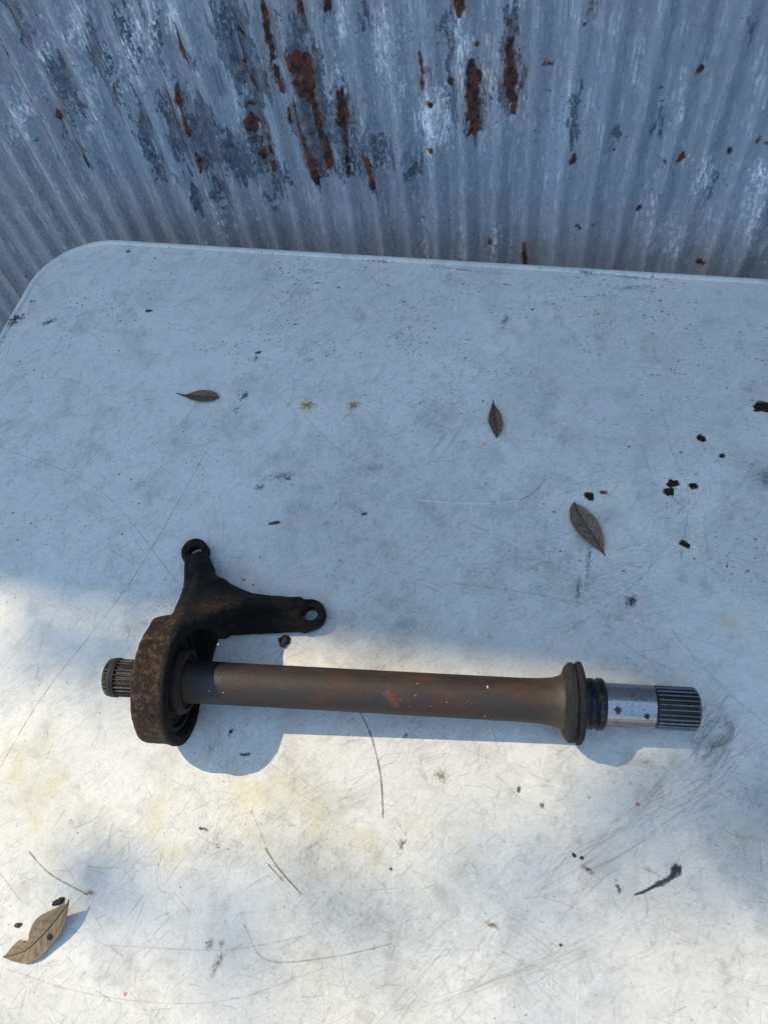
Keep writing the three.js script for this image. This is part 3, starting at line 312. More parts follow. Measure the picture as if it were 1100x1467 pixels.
// ---------------------------------------------------------------- the shaft with its bracket
const G = V(-0.2256, 0.0398, -0.1263), AX = V(0.99106466, -0.04504839, -0.1255447).normalize();   // bracket ring centre and shaft axis, table heights
const PA = V(-AX.z, 0, AX.x).normalize(), UA = new THREE.Vector3().crossVectors(PA, AX).normalize(); if (UA.y < 0) UA.negate();
const SHAFT = V(G.x, T, G.z);                                            // base of the thing
const toLocal = (p) => p.clone().sub(V(G.x, 0, G.z));                    // table coordinates -> local
{
  const root = base('intermediate_shaft', SHAFT);
  tag(root, 'rusty brown drive shaft with a dark cast two-legged bracket and splined ends', 'drive shaft');
  // lathe about the axis: [s, r] pairs, s metres along from the ring's face
  const M = new THREE.Matrix4().makeBasis(UA, AX, new THREE.Vector3().crossVectors(UA, AX)).setPosition(0, G.y, 0);
  const lathe = (pts, seg = 72) => { const g = new THREE.LatheGeometry(pts.map(([s, r]) => new THREE.Vector2(Math.max(r, 1e-5), s)), seg); g.applyMatrix4(M); g.computeVertexNormals(); return g; };
  const round = (pts, e = 0.0008) => { const out = []; for (let i = 0; i < pts.length; i++) { if (i === 0 || i === pts.length - 1) { out.push(pts[i]); continue; } const [a, b, c] = [pts[i - 1], pts[i], pts[i + 1]], la = Math.hypot(b[0] - a[0], b[1] - a[1]), lc = Math.hypot(b[0] - c[0], b[1] - c[1]), ka = Math.min(e, la * 0.45) / la, kc = Math.min(e, lc * 0.45) / lc, p = [mix(b[0], a[0], ka), mix(b[1], a[1], ka)], q = [mix(b[0], c[0], kc), mix(b[1], c[1], kc)]; for (let k = 0; k <= 4; k++) { const t = k / 4, u = 1 - t; out.push([u * u * p[0] + 2 * u * t * b[0] + t * t * q[0], u * u * p[1] + 2 * u * t * b[1] + t * t * q[1]]); } } return out; };
  const tex = (w, h, f) => { const c = new Uint8Array(w * h * 4), b = new Uint8Array(w * h * 4), r = new Uint8Array(w * h * 4); for (let j = 0; j < h; j++) for (let i = 0; i < w; i++) { const [cr, cg, cb, hh, ro] = f(i / w, j / h), o = (j * w + i) * 4; c[o] = Math.max(0, Math.min(255, cr)); c[o + 1] = Math.max(0, Math.min(255, cg)); c[o + 2] = Math.max(0, Math.min(255, cb)); b[o] = b[o + 1] = b[o + 2] = Math.max(0, Math.min(255, hh * 255)); r[o] = r[o + 1] = r[o + 2] = ro * 255; c[o + 3] = b[o + 3] = r[o + 3] = 255; } return { map: dataTex(c, w, h, true), bumpMap: dataTex(b, w, h), roughnessMap: dataTex(r, w, h) }; };
  // around: unit circle so that noise closes on itself
  const ring = (u) => [Math.cos(u * 6.28318) * 1.0, Math.sin(u * 6.28318) * 1.0];

  // ---- tube, s from 0.004 to 0.262
  const S0 = -0.006, S1 = 0.2655, RT = 0.0148;
  const spotOf = (px, py) => { // lathe uv of a photograph point on the tube
    const r = rayOf(px, py).normalize(), o = CAM.clone().sub(V(G.x, T + G.y, G.z)), d = r.clone().addScaledVector(AX, -r.dot(AX)), e = o.clone().addScaledVector(AX, -o.dot(AX)), a = d.dot(d), b = 2 * d.dot(e), c = e.dot(e) - RT * RT, q = (-b - Math.sqrt(Math.max(0, b * b - 4 * a * c))) / (2 * a), p = o.addScaledVector(r, q), s = p.dot(AX);
    const ph = Math.atan2(p.dot(UA), p.dot(new THREE.Vector3().crossVectors(UA, AX))); return [((ph / 6.28318) % 1 + 1) % 1, s]; };
  const marks = [[562, 1001, 5.0, 7.5, 0], [555, 994, 4.6, 4.2, 0], [567, 1010, 4.4, 4, 0], [573, 1003, 2.4, 2.2, 0], [598, 979, 1.2, 1.1, 1], [595, 996, 1.1, 1.1, 1], [698, 984, 0.9, 2.2, 2], [320, 992, 0.5, 0.7, 2], [694, 1026, 1, 0.7, 2], [586, 1012, 0.8, 0.5, 1], [640, 1006, 0.5, 0.5, 2], [617, 1012, 0.5, 0.5, 2], [300, 990, 0.6, 0.6, 2], [676, 1008, 0.5, 0.6, 1]].map(([x, y, a, b, k]) => [...spotOf(x, y), a * 0.001 * 0.5, b * 0.001 * 0.5, k]);
  const NECK_U = spotOf(320, 985)[0];
  const tubeT = tex(1024, 1536, (u, v) => {
    const s = mix(S0, S1, v), [cx, cy] = ring(u), z = s * 68;
    const big = fbm3(cx * 1.3 + 5, cy * 1.3, z * 0.55, 3), mid = fbm3(cx * 4, cy * 4 + 2, z * 1.4, 3), fine = n3(cx * 60, cy * 60, s * 3600), fine2 = n3(cx * 26 + 5, cy * 26, s * 1300), hatch = n2(u * 60, s * 5000);
    const rus = ss(0.38, 0.68, big + (mid - 0.5) * 0.4), up = ss(0.45, 0.7, mid);
    let r = mix(46, 62, rus) + (fine - 0.5) * 16 + (fine2 - 0.5) * 12 + up * 8, g = mix(37, 42, rus) + (fine - 0.5) * 13 + (fine2 - 0.5) * 9 + up * 4, b = mix(33, 31, rus) + (fine - 0.5) * 12 + (fine2 - 0.5) * 7;
    // dry brown towards the flange, black greased neck by the bearing with a curved border
    const fl = ss(0.238, 0.260, s + (mid - 0.5) * 0.03); r = mix(r, 62 + (fine - 0.5) * 26, fl); g = mix(g, 49 + (fine - 0.5) * 20, fl); b = mix(b, 37 + (fine - 0.5) * 16, fl);
    const ub = ((u - NECK_U + 1.5) % 1) - 0.5, border = 0.0275 + 6 * ub * ub * 0.05 + (mid - 0.5) * 0.004, bl = ss(border + 0.0012, border - 0.0012, s), inner = ss(0.012, 0.002, s + (mid - 0.5) * 0.01);
    r = mix(r, mix(34, 62, inner), bl) ; g = mix(g, mix(31, 45, inner), bl); b = mix(b, mix(34, 32, inner), bl);
    const pits = 0.6 * ss(0.66, 0.82, n3(cx * 34 + 3, cy * 34, s * 2100)) * (0.3 + rus); r -= pits * 16; g -= pits * 13; b -= pits * 10;
    let h = 0.5 - pits * 0.4 + (fine - 0.5) * 0.22 + (fine2 - 0.5) * 0.25 + (mid - 0.5) * 0.25 - bl * 0.12 + (hatch - 0.5) * 0.06, ro = mix(0.60, 0.70, rus) - bl * 0.12 + (fine2 - 0.5) * 0.12;
    for (const [mu, ms, a, c, k] of marks) { const du = (((u - mu + 1.5) % 1) - 0.5) * 6.28318 * RT, ds = s - ms; if (Math.abs(du) > 0.008 || Math.abs(ds) > 0.008) continue; const d = Math.hypot(ds / a, du / c) + (fbm(ds * 1100 + 9, du * 1100, 3) - 0.5) * (k === 0 ? 1.9 : 0.9); const m = ss(1.1, 0.85, d); if (m <= 0) continue; const C = k === 0 ? [88, 50, 8] : k === 1 ? [150, 104, 82] : [206, 200, 192]; r = mix(r, C[0], m); g = mix(g, C[1], m); b = mix(b, C[2], m); h += 0.3 * m; if (k === 0) ro = mix(ro, 0.15, m); }
    return [r, g, b, h, ro];
  });
  const tubeMat = new THREE.MeshPhysicalMaterial({ ...tubeT, bumpScale: 0.0005, roughness: 1, metalness: 0.1 });
  const tubeGeo = lathe([[S0, 0.0156], [0.004, 0.0153], [0.012, 0.015], [0.03, 0.0149], [0.06, 0.0148], [0.12, 0.0148], [0.2, 0.0148], [0.238, 0.0149], [0.249, 0.0153], [0.257, 0.0163], [0.2615, 0.0178], [S1, 0.021]], 96);
  { const p = tubeGeo.attributes.position, uv = tubeGeo.attributes.uv, v = new THREE.Vector3(); for (let i = 0; i < p.count; i++) { v.fromBufferAttribute(p, i).sub(V(0, G.y, 0)); uv.setY(i, (v.dot(AX) - S0) / (S1 - S0)); } }
  part('shaft_tube', tubeGeo, tubeMat, root);

  // ---- generic grimy metal
  const grimeT = (c1, c2, c3, ro0, sc = 1) => tex(512, 256, (u, v) => { const [cx, cy] = ring(u), a = fbm3(cx * 3 * sc, cy * 3 * sc, v * 4, 3), f = n3(cx * 30 * sc, cy * 30 * sc, v * 70), f2 = n3(cx * 70 * sc, cy * 70 * sc, v * 160), t = ss(0.35, 0.65, a + (f - 0.5) * 0.3), k = ss(0.72, 0.85, f2 * 0.6 + a * 0.5); return [0, 1, 2].map((i) => mix(mix(c1[i], c2[i], t), c3[i], k) + (f2 - 0.5) * 14).concat([0.5 + (f - 0.5) * 0.5 + (f2 - 0.5) * 0.35, Math.min(1, ro0 + (a - 0.5) * 0.3)]); });
  const flangeMat = new THREE.MeshStandardMaterial({ ...grimeT([24, 23, 22], [38, 33, 28], [60, 53, 46], 0.85), bumpScale: 0.0009, roughness: 1 });
  // two thick rims with a groove between: first its disc, then each rim's own slightly uneven lip
  const fg = lathe(round([[0.2620, 0.0168], [0.2640, 0.0212], [0.2656, 0.0250], [0.2672, 0.0268], [0.2702, 0.0270], [0.2712, 0.0255], [0.2722, 0.0255], [0.2730, 0.0279], [0.2746, 0.0280], [0.2760, 0.0268], [0.2764, 0.0225], [0.2766, 0.017], [0.277, 0.014]], 0.0005), 160);
  { const p = fg.attributes.position, v = new THREE.Vector3(), w = new THREE.Vector3(); for (let i = 0; i < p.count; i++) { v.fromBufferAttribute(p, i).sub(V(0, G.y, 0)); const s = v.dot(AX); w.copy(v).addScaledVector(AX, -s); const r = w.length(); if (r > 0.02) { const a = Math.atan2(w.dot(UA), w.dot(PA)), k = 1 + (fbm(Math.cos(a) * 9 + 3, Math.sin(a) * 9 + s * 400, 4) - 0.5) * 0.06; v.copy(w).multiplyScalar(k).addScaledVector(AX, s + (fbm(Math.cos(a) * 3, Math.sin(a) * 3 + 9, 2) - 0.5) * 0.0006); p.setXYZ(i, v.x, v.y + G.y, v.z); } } fg.computeVertexNormals(); }
  part('flange', fg, flangeMat, root);
  const steelDark = new THREE.MeshStandardMaterial({ ...grimeT([34, 35, 40], [58, 59, 64], [84, 80, 74], 0.34), bumpScale: 0.0003, roughness: 1, metalness: 0.75 });
  part('shoulder', lathe(round([[0.2768, 0.0172], [0.2795, 0.0172], [0.2798, 0.0168], [0.2808, 0.0168], [0.2811, 0.0172], [0.2838, 0.0172], [0.2841, 0.0165], [0.2856, 0.0163], [0.2862, 0.0175], [0.2895, 0.0175], [0.2912, 0.0162], [0.2914, 0.0146], [0.2916, 0.012]], 0.0003), 96), steelDark, root);
  const jt = tex(1024, 512, (u, v) => { const [cx, cy] = ring(u), s = v * 0.0325, turn = n2(3, v * 260), f = n3(cx * 40, cy * 40, v * 60), t = 146 + (turn - 0.5) * 16 + (f - 0.5) * 8; let r = t, g = t + 1, b = t + 4, h = 0.5 + (turn - 0.5) * 0.1, ro = 0.17 + (turn - 0.5) * 0.06 + (f - 0.5) * 0.05;
    for (const [px, py, a, c] of [[885, 1017, 2.2, 2.4], [926, 1026, 1.9, 2], [874, 1003, 0.5, 0.5], [905, 1020, 0.5, 0.5], [918, 1000, 0.6, 0.5], [880, 1036, 0.7, 0.5], [912, 1038, 0.9, 0.5], [889, 1040, 0.5, 0.4], [898, 1008, 0.4, 0.4]].map(([x, y, a, c]) => [...JOUR(x, y), a, c])) { const du = (((u - px + 1.5) % 1) - 0.5) * 6.28318 * 14.6, ds = (s - py) * 1000; const d = Math.hypot(ds / a, du / c) + (fbm(ds * 1.3 + 5, du * 1.3 + px * 90, 3) - 0.5) * 1.6, m = ss(1.05, 0.8, d); if (m > 0) { const k = n2(ds * 4, du * 4); r = mix(r, 96 - 40 * k, m * 0.9); g = mix(g, 66 - 28 * k, m * 0.9); b = mix(b, 54 - 18 * k, m * 0.9); ro = mix(ro, 0.85, m); h += 0.2 * m; } }
    const low = ss(0.66, 0.8, n3(cx * 9, cy * 9, v * 14)) * 0.3; r = mix(r, 80, low); g = mix(g, 66, low); b = mix(b, 48, low); return [r, g, b, h, Math.max(0.08, ro)]; });
  function JOUR(x, y) { const [u, s] = spotOf(x, y); return [u, s - 0.2912]; }
  const jg = lathe([[0.2912, 0.01455], [0.2925, 0.0146], [0.308, 0.0146], [0.323, 0.0146], [0.3237, 0.0143]], 96);
  { const p = jg.attributes.position, uv = jg.attributes.uv, v = new THREE.Vector3(); for (let i = 0; i < p.count; i++) { v.fromBufferAttribute(p, i).sub(V(0, G.y, 0)); uv.setY(i, (v.dot(AX) - 0.2912) / 0.0325); } }
  part('journal', jg, new THREE.MeshPhysicalMaterial({ ...jt, bumpScale: 0.0002, roughness: 1, metalness: 0.95 }), root);

  // ---- splined ends: toothed section swept along the axis with chamfered ends
  const spline = (s0, s1, ro, ri, teeth, ch, flip) => {
    const sec = [], per = 8; for (let k = 0; k < teeth; k++) for (let i = 0; i < per; i++) { const t = i / per, h = [0, 0, 0, 0.75, 1, 1, 0.75, 0][i]; sec.push([(k + t) / teeth * Math.PI * 2, h]); }
    const st = flip ? [[s1, 0, 0.0], [s1, 0.72, 0], [s0 + ch + (s1 - s0 - 2 * ch), 1, 0], [s0 + ch, 1, 1], [s0, 0.8, 1], [s0, 0, 1]] : [];
    const rows = [[s0, 0.0], [s0, 0.86], [s0 + ch, 1], [(s0 + s1) / 2, 1], [s1 - ch, 1], [s1, 0.86], [s1, 0.35], [s1, 0]]; void st;
    const pos = [], idx = [], uv = [], n = sec.length, cc = new THREE.Vector3();
    rows.forEach(([s, k], j) => sec.forEach(([a, h]) => { const full = ri + (ro - ri) * h, r = k < 0.5 ? full * k : Math.min(full, ro * k + (1 - k) * 0) * 1; cc.set(0, G.y, 0).addScaledVector(AX, s).addScaledVector(UA, Math.cos(a) * r).addScaledVector(PA, Math.sin(a) * r); pos.push(cc.x, cc.y, cc.z); uv.push(a / 6.28318, j / 7); }));
    for (let j = 0; j + 1 < rows.length; j++) for (let i = 0; i < n; i++) { const a = j * n + i, b = j * n + (i + 1) % n; idx.push(a, a + n, b, b, a + n, b + n); }
    let g = new THREE.BufferGeometry(); g.setAttribute('position', new THREE.Float32BufferAttribute(pos, 3)); g.setAttribute('uv', new THREE.Float32BufferAttribute(uv, 2)); g.setIndex(idx); g = g.toNonIndexed(); g.computeVertexNormals(); return g;
  };
  const toothR = new THREE.MeshStandardMaterial({ ...grimeT([92, 94, 98], [116, 117, 120], [56, 56, 60], 0.26), bumpScale: 0.0002, roughness: 1, metalness: 0.85 });
  const toothL = new THREE.MeshStandardMaterial({ ...grimeT([44, 40, 38], [78, 70, 64], [28, 26, 26], 0.5), bumpScale: 0.0005, roughness: 1, metalness: 0.5 });
  part('splined_end', spline(0.3238, 0.3525, 0.0145, 0.0126, 26, 0.0016), toothR, root).userData.label = 'clean steel splined end on the right';
  part('splined_end', spline(-0.0585, -0.02, 0.0134, 0.0116, 26, 0.0012), toothL, root).userData.label = 'dirty splined end behind the bracket ring';
  { const grease = new THREE.MeshStandardMaterial({ ...grimeT([14, 14, 16], [24, 23, 24], [44, 40, 36], 0.6), bumpScale: 0.0006, roughness: 1 });
    part('spline_root', lathe([[0.3245, 0.005], [0.3245, 0.0132], [0.351, 0.0132], [0.351, 0.005]], 48), grease, root); part('spline_root', lathe([[-0.0494, 0.005], [-0.0494, 0.0121], [-0.021, 0.0121], [-0.021, 0.005]], 48), grease, root); }
  part('retaining_ring', lathe(round([[-0.0548, 0.011], [-0.0548, 0.01385], [-0.0518, 0.0141], [-0.0496, 0.0139], [-0.0496, 0.011]], 0.0007), 64), new THREE.MeshStandardMaterial({ ...grimeT([22, 22, 24], [38, 36, 36], [60, 56, 52], 0.55), bumpScale: 0.0008, roughness: 1 }), root);

  // ---- the cast bracket: one field, meshed
  const W = (x, y, H) => { const p = at(x, y, H); p.y -= T; return p; };
  const polar = (s, r, deg) => G.clone().addScaledVector(AX, s).addScaledVector(PA, Math.cos(deg * Math.PI / 180) * r).addScaledVector(UA, Math.sin(deg * Math.PI / 180) * r); // 90 up, 180 away from the viewer
  const smin = (a, b, k) => { const h = Math.max(k - Math.abs(a - b), 0) / k; return Math.min(a, b) - h * h * k * 0.25; };
  const smax = (a, b, k) => -smin(-a, -b, k);
  const cap = (A, ra, B, rb) => { const d = B.clone().sub(A), L = d.lengthSq(); return (p) => { const t = Math.min(1, Math.max(0, ((p.x - A.x) * d.x + (p.y - A.y) * d.y + (p.z - A.z) * d.z) / L)); return Math.hypot(p.x - A.x - d.x * t, p.y - A.y - d.y * t, p.z - A.z - d.z * t) - mix(ra, rb, t); }; };
  const tri = (a, b, c, r) => { const tr = new THREE.Triangle(a, b, c), q = new THREE.Vector3(); return (p) => tr.closestPointToPoint(p, q).distanceTo(p) - r; };
  const boss = (c, n, rad, half) => (p) => { const dx = p.x - c.x, dy = p.y - c.y, dz = p.z - c.z, s = dx * n.x + dy * n.y + dz * n.z, r = Math.hypot(dx - n.x * s, dy - n.y * s, dz - n.z * s), a = Math.abs(s) - half + 0.0012, b = r - rad + 0.0012; return Math.min(Math.max(a, b), 0) + Math.hypot(Math.max(a, 0), Math.max(b, 0)) - 0.0012; };
  const fA = W(281, 792, 0.0066), fB = W(446, 881, 0.0075), nA = V(0.02, 1, 0.08).normalize(), nB = V(0.1, 1, 0.05).normalize();
  const hubL = polar(-0.005, 0.0385, 126), hubR = polar(-0.004, 0.0395, 122), hubB = polar(-0.010, 0.039, 172), hubT = polar(-0.012, 0.039, 104);
  const aN = W(289, 822, 0.0155), aL = W(274, 848, 0.024), aR = W(316, 840, 0.022), aT = W(286, 848, 0.031), ridge1 = W(312, 879, 0.044), ridge2 = W(352, 864, 0.031), ridge3 = W(428, 866, 0.0145), top2 = W(352, 856, 0.022), top3 = W(428, 863, 0.011), low1 = W(321, 904.5, 0.0055), low2 = W(438, 898.5, 0.0050), mid2 = W(350, 882, 0.016);
  const back1 = polar(-0.004, 0.040, 158), back2 = polar(-0.007, 0.0405, 196), back3 = polar(-0.005, 0.0405, 190);
  const prims = [
    cap(fA, 0.0075, W(287, 810, 0.0105), 0.0095), cap(W(287, 810, 0.0105), 0.0095, aN, 0.0112), tri(W(275, 800, 0.009), aN, aL, 0.0058), tri(aL, aT, aN, 0.0058), tri(aT, aN, aR, 0.0055), cap(aT, 0.0062, hubL, 0.0068),
    tri(aN, aR, top2, 0.0040), tri(aR, top2, ridge2, 0.0042), tri(aL, hubL, aT, 0.006), tri(aT, hubL, ridge1, 0.0062), tri(aT, ridge1, aR, 0.0060), tri(ridge1, aR, ridge2, 0.0050), tri(hubR, hubL, ridge1, 0.0055),
    cap(hubR, 0.0056, ridge1, 0.0048), cap(ridge1, 0.0048, ridge2, 0.0040), cap(ridge2, 0.0040, ridge3, 0.0040), tri(ridge2, top2, top3, 0.0036), tri(ridge2, ridge3, top3, 0.0038), cap(ridge3, 0.0042, fB, 0.006), cap(top3, 0.0042, fB, 0.006),
    tri(ridge1, ridge2, low1, 0.0036), tri(ridge2, ridge3, mid2, 0.0036), tri(mid2, low1, low2, 0.0036), tri(mid2, ridge3, low2, 0.0036), tri(ridge3, low2, fB, 0.0050), tri(hubB, ridge1, low1, 0.0045), tri(hubB, hubL, ridge1, 0.005),
    cap(polar(-0.0185, 0.0395, 146), 0.0052, polar(-0.019, 0.0395, 172), 0.0068), cap(polar(-0.019, 0.0395, 172), 0.0068, polar(-0.0165, 0.0435, 208), 0.0085), tri(aL, back1, back2, 0.0055), tri(aL, back2, low1, 0.0050), tri(back2, back3, low1, 0.0050), tri(hubB, back3, low1, 0.0045), tri(aL, back1, hubL, 0.006),
    cap(polar(0.004, 0.0425, 140), 0.0032, polar(0.0065, 0.0425, 180), 0.0042), cap(polar(0.0065, 0.0425, 180), 0.0042, polar(0.0065, 0.0425, 205), 0.0042), cap(polar(0.0065, 0.0425, 205), 0.0042, polar(0.001, 0.042, 232), 0.0030), tri(polar(0.0065, 0.0425, 190), polar(0.0065, 0.0425, 160), low1, 0.0052),
    cap(low1, 0.0042, polar(0.010, 0.0415, 172), 0.0045), tri(ridge1, low1, polar(0.010, 0.0415, 168), 0.0040), tri(ridge1, polar(0.010, 0.0415, 168), hubR, 0.0042), tri(polar(0.010, 0.0415, 172), polar(-0.004, 0.041, 196), low1, 0.0045),
  ];
  const bossA = boss(fA, nA, 0.0112, 0.0050), bossB = boss(fB, nB, 0.0116, 0.0050), holeA = boss(fA, nA, 0.0053, 0.02), holeB = boss(fB, nB, 0.0055, 0.02), sinkA = boss(fA.clone().addScaledVector(nA, 0.0062), nA, 0.0074, 0.0022), sinkB = boss(fB.clone().addScaledVector(nB, 0.0060), nB, 0.0076, 0.0015);
  const RO = 0.0436, RI = 0.0352, WID = 0.0245;
  const field = (p) => {
    const dx = p.x - G.x, dy = p.y - G.y, dz = p.z - G.z, s = dx * AX.x + dy * AX.y + dz * AX.z, rr = Math.hypot(dx - AX.x * s, dy - AX.y * s, dz - AX.z * s);
    const lump = (fbm3(p.x * 70, p.y * 70, p.z * 70, 2) - 0.5) * 0.0009 + (n3(p.x * 420 + 5, p.y * 420, p.z * 420) - 0.5) * 0.00035;
    const outer = smax(rr - RO - 0.0014 * ss(-0.010, -0.001, s) , Math.max(s, -WID - s), 0.0028);
    const bore = rr - RI - 0.0026 * ss(-0.004, 0, s);
    let d = outer, arms = 1;
    for (const f of prims) arms = smin(arms, f(p), 0.0018);
    d = smin(d, arms, 0.007);
    d = Math.max(d, -bore > 0 && s > -WID - 0.004 && s < 0.02 ? -(bore) : -1, s > -0.03 && s < 0.03 ? -bore : -1);
    d = smin(d, bossA(p), 0.003); d = smin(d, bossB(p), 0.003);
    d = smax(d, -holeA(p), 0.0008); d = smax(d, -holeB(p), 0.0008); d = smax(d, -sinkA(p), 0.001); d = smax(d, -sinkB(p), 0.001);
    d = Math.max(d, 0.0008 - p.y);
    return d + lump;
  };
  const dustAt = [[W(276, 835, 0.03), 0.013], [W(300, 868, 0.045), 0.016], [W(330, 866, 0.038), 0.012], [fB, 0.013], [fA, 0.012]], hubDust = (p) => dustAt.reduce((m, [c, r]) => Math.max(m, ss(1.3, 0.5, c.distanceTo(p) / r)), 0);
  const RES = 156, C = V(-0.2115, 0.043, -0.163), HALF = 0.0945;
  const mc = new MarchingCubes(RES, new THREE.MeshBasicMaterial(), false, false, 400000); mc.isolation = 0; mc.reset();
  const hs = RES / 2, pt = new THREE.Vector3();
  for (let k = 0; k < RES; k++) for (let j = 0; j < RES; j++) for (let i = 0; i < RES; i++) { pt.set(C.x + (i - hs) / hs * HALF, C.y + (j - hs) / hs * HALF, C.z + (k - hs) / hs * HALF); mc.field[k * RES * RES + j * RES + i] = pt.y < -0.004 || pt.y > 0.098 ? -0.01 : -field(pt); }
  mc.update();
  let bg = new THREE.BufferGeometry(); bg.setAttribute('position', new THREE.BufferAttribute(new Float32Array(mc.positionArray.slice(0, mc.count * 3)), 3)); bg = mergeVertices(bg, 1e-5);
  { // place, take normals from the field, colour by grime
    const p = bg.attributes.position, col = new Float32Array(p.count * 3), nor = new Float32Array(p.count * 3), uvb = new Float32Array(p.count * 2), e = 0.0005, w = new THREE.Vector3(), v = new THREE.Vector3(), nn = new THREE.Vector3();
    for (let i = 0; i < p.count; i++) {
      v.set(C.x + p.getX(i) * HALF, C.y + p.getY(i) * HALF, C.z + p.getZ(i) * HALF);
      const f = (x, y, z) => field(w.set(v.x + x, v.y + y, v.z + z)); nn.set(f(e, 0, 0) - f(-e, 0, 0), f(0, e, 0) - f(0, -e, 0), f(0, 0, e) - f(0, 0, -e)).normalize();
      nor[i * 3] = nn.x; nor[i * 3 + 1] = nn.y; nor[i * 3 + 2] = nn.z;
      const dx = v.x - G.x, dy = v.y - G.y, dz = v.z - G.z, s = dx * AX.x + dy * AX.y + dz * AX.z, rr = Math.hypot(dx - AX.x * s, dy - AX.y * s, dz - AX.z * s);
      const a = fbm3(v.x * 60, v.y * 60, v.z * 60, 4), b = n3(v.x * 700, v.y * 700, v.z * 700), c = fbm3(v.x * 420 + 3, v.y * 420, v.z * 420, 3), ang = Math.atan2(dx * PA.x + dy * PA.y + dz * PA.z, dx * UA.x + dy * UA.y + dz * UA.z);
      uvb[i * 2] = ang * 0.044 / 0.05; uvb[i * 2 + 1] = (s + (rr - 0.044)) / 0.05;
      const band = ss(0.040, 0.0425, rr) * ss(-0.002, -0.006, s) * ss(0.056, 0.046, rr);           // dusty rust on the ring's rim
      const dry = band * (0.25 + 0.75 * ss(0.36, 0.58, a * 0.45 + c * 0.55 + (b - 0.5) * 0.15)) + (1 - band) * 0.62 * Math.max(0.6 * ss(0.55, 0.72, a + (c - 0.5) * 0.4), hubDust(v) * ss(0.38, 0.6, c * 0.6 + a * 0.4));
      const k = 0.5 + b; let R0 = mix(0.008, 0.092, dry) * k, G0 = mix(0.0072, 0.056, dry) * k, B0 = mix(0.0068, 0.033, dry) * k;
      const fl = ss(0.62, 0.72, c) * band; R0 += 0.06 * fl; G0 += 0.045 * fl; B0 += 0.022 * fl;
      col[i * 3] = R0; col[i * 3 + 1] = G0; col[i * 3 + 2] = B0;
      p.setXYZ(i, v.x - G.x, v.y, v.z - G.z);
    }
    bg.setAttribute('color', new THREE.BufferAttribute(col, 3)); bg.setAttribute('normal', new THREE.BufferAttribute(nor, 3)); bg.setAttribute('uv', new THREE.BufferAttribute(uvb, 2));
  }
  const grainT = tex(512, 512, (u, v) => { const a = n2(u * 90, v * 90), b = n2(u * 190 + 7, v * 190), c = fbm(u * 30, v * 30, 3), m = 255 * (0.46 + 0.75 * (0.5 * a + 0.5 * b)) + (c - 0.5) * 90; return [m + 8, m, m - 10, 0.5 + (a - 0.5) * 0.5 + (b - 0.5) * 0.5 + (c - 0.5) * 0.4, 1]; });
  const br = part('mounting_bracket', bg, new THREE.MeshPhysicalMaterial({ vertexColors: true, map: grainT.map, bumpMap: grainT.bumpMap, bumpScale: 0.0008, roughness: 0.7, metalness: 0, specularIntensity: 0.45 }), root);
  br.userData.label = 'greasy black cast bracket with a rusty ring and two bolt feet';
  // bearing inside the ring: outer race, seal, inner race, all seen edge-on in the bore
  const bt = (a, b, c, ro) => new THREE.MeshStandardMaterial({ ...grimeT(a, b, c, ro), bumpScale: 0.0007, roughness: 1 });
  part('bearing_race', lathe(round([[-0.022, 0.030], [-0.022, 0.0358], [-0.0045, 0.0358], [-0.0045, 0.0322], [-0.008, 0.0318], [-0.008, 0.030], [-0.022, 0.030]], 0.0006), 96), bt([20, 19, 19], [34, 31, 29], [58, 50, 42], 0.6), br);
  part('bearing_seal', lathe(round([[-0.0095, 0.022], [-0.0095, 0.0312], [-0.0078, 0.0306], [-0.0072, 0.0285], [-0.0084, 0.0265], [-0.0068, 0.0245], [-0.0068, 0.022]], 0.0004), 96), bt([26, 23, 21], [44, 36, 28], [70, 56, 40], 0.7), br);
  part('inner_race', lathe(round([[-0.026, 0.0136], [-0.026, 0.0235], [-0.0025, 0.0235], [0.0012, 0.0222], [0.0018, 0.0192], [-0.0005, 0.0182], [-0.0008, 0.015]], 0.0006), 96), bt([36, 27, 20], [60, 44, 30], [84, 64, 42], 0.75), br);
  part('bearing_seal', lathe(round([[-0.0215, 0.0355], [-0.0238, 0.034], [-0.0242, 0.024], [-0.0215, 0.0135]], 0.0006), 72), bt([34, 29, 25], [58, 46, 36], [84, 66, 46], 0.75), br);
}

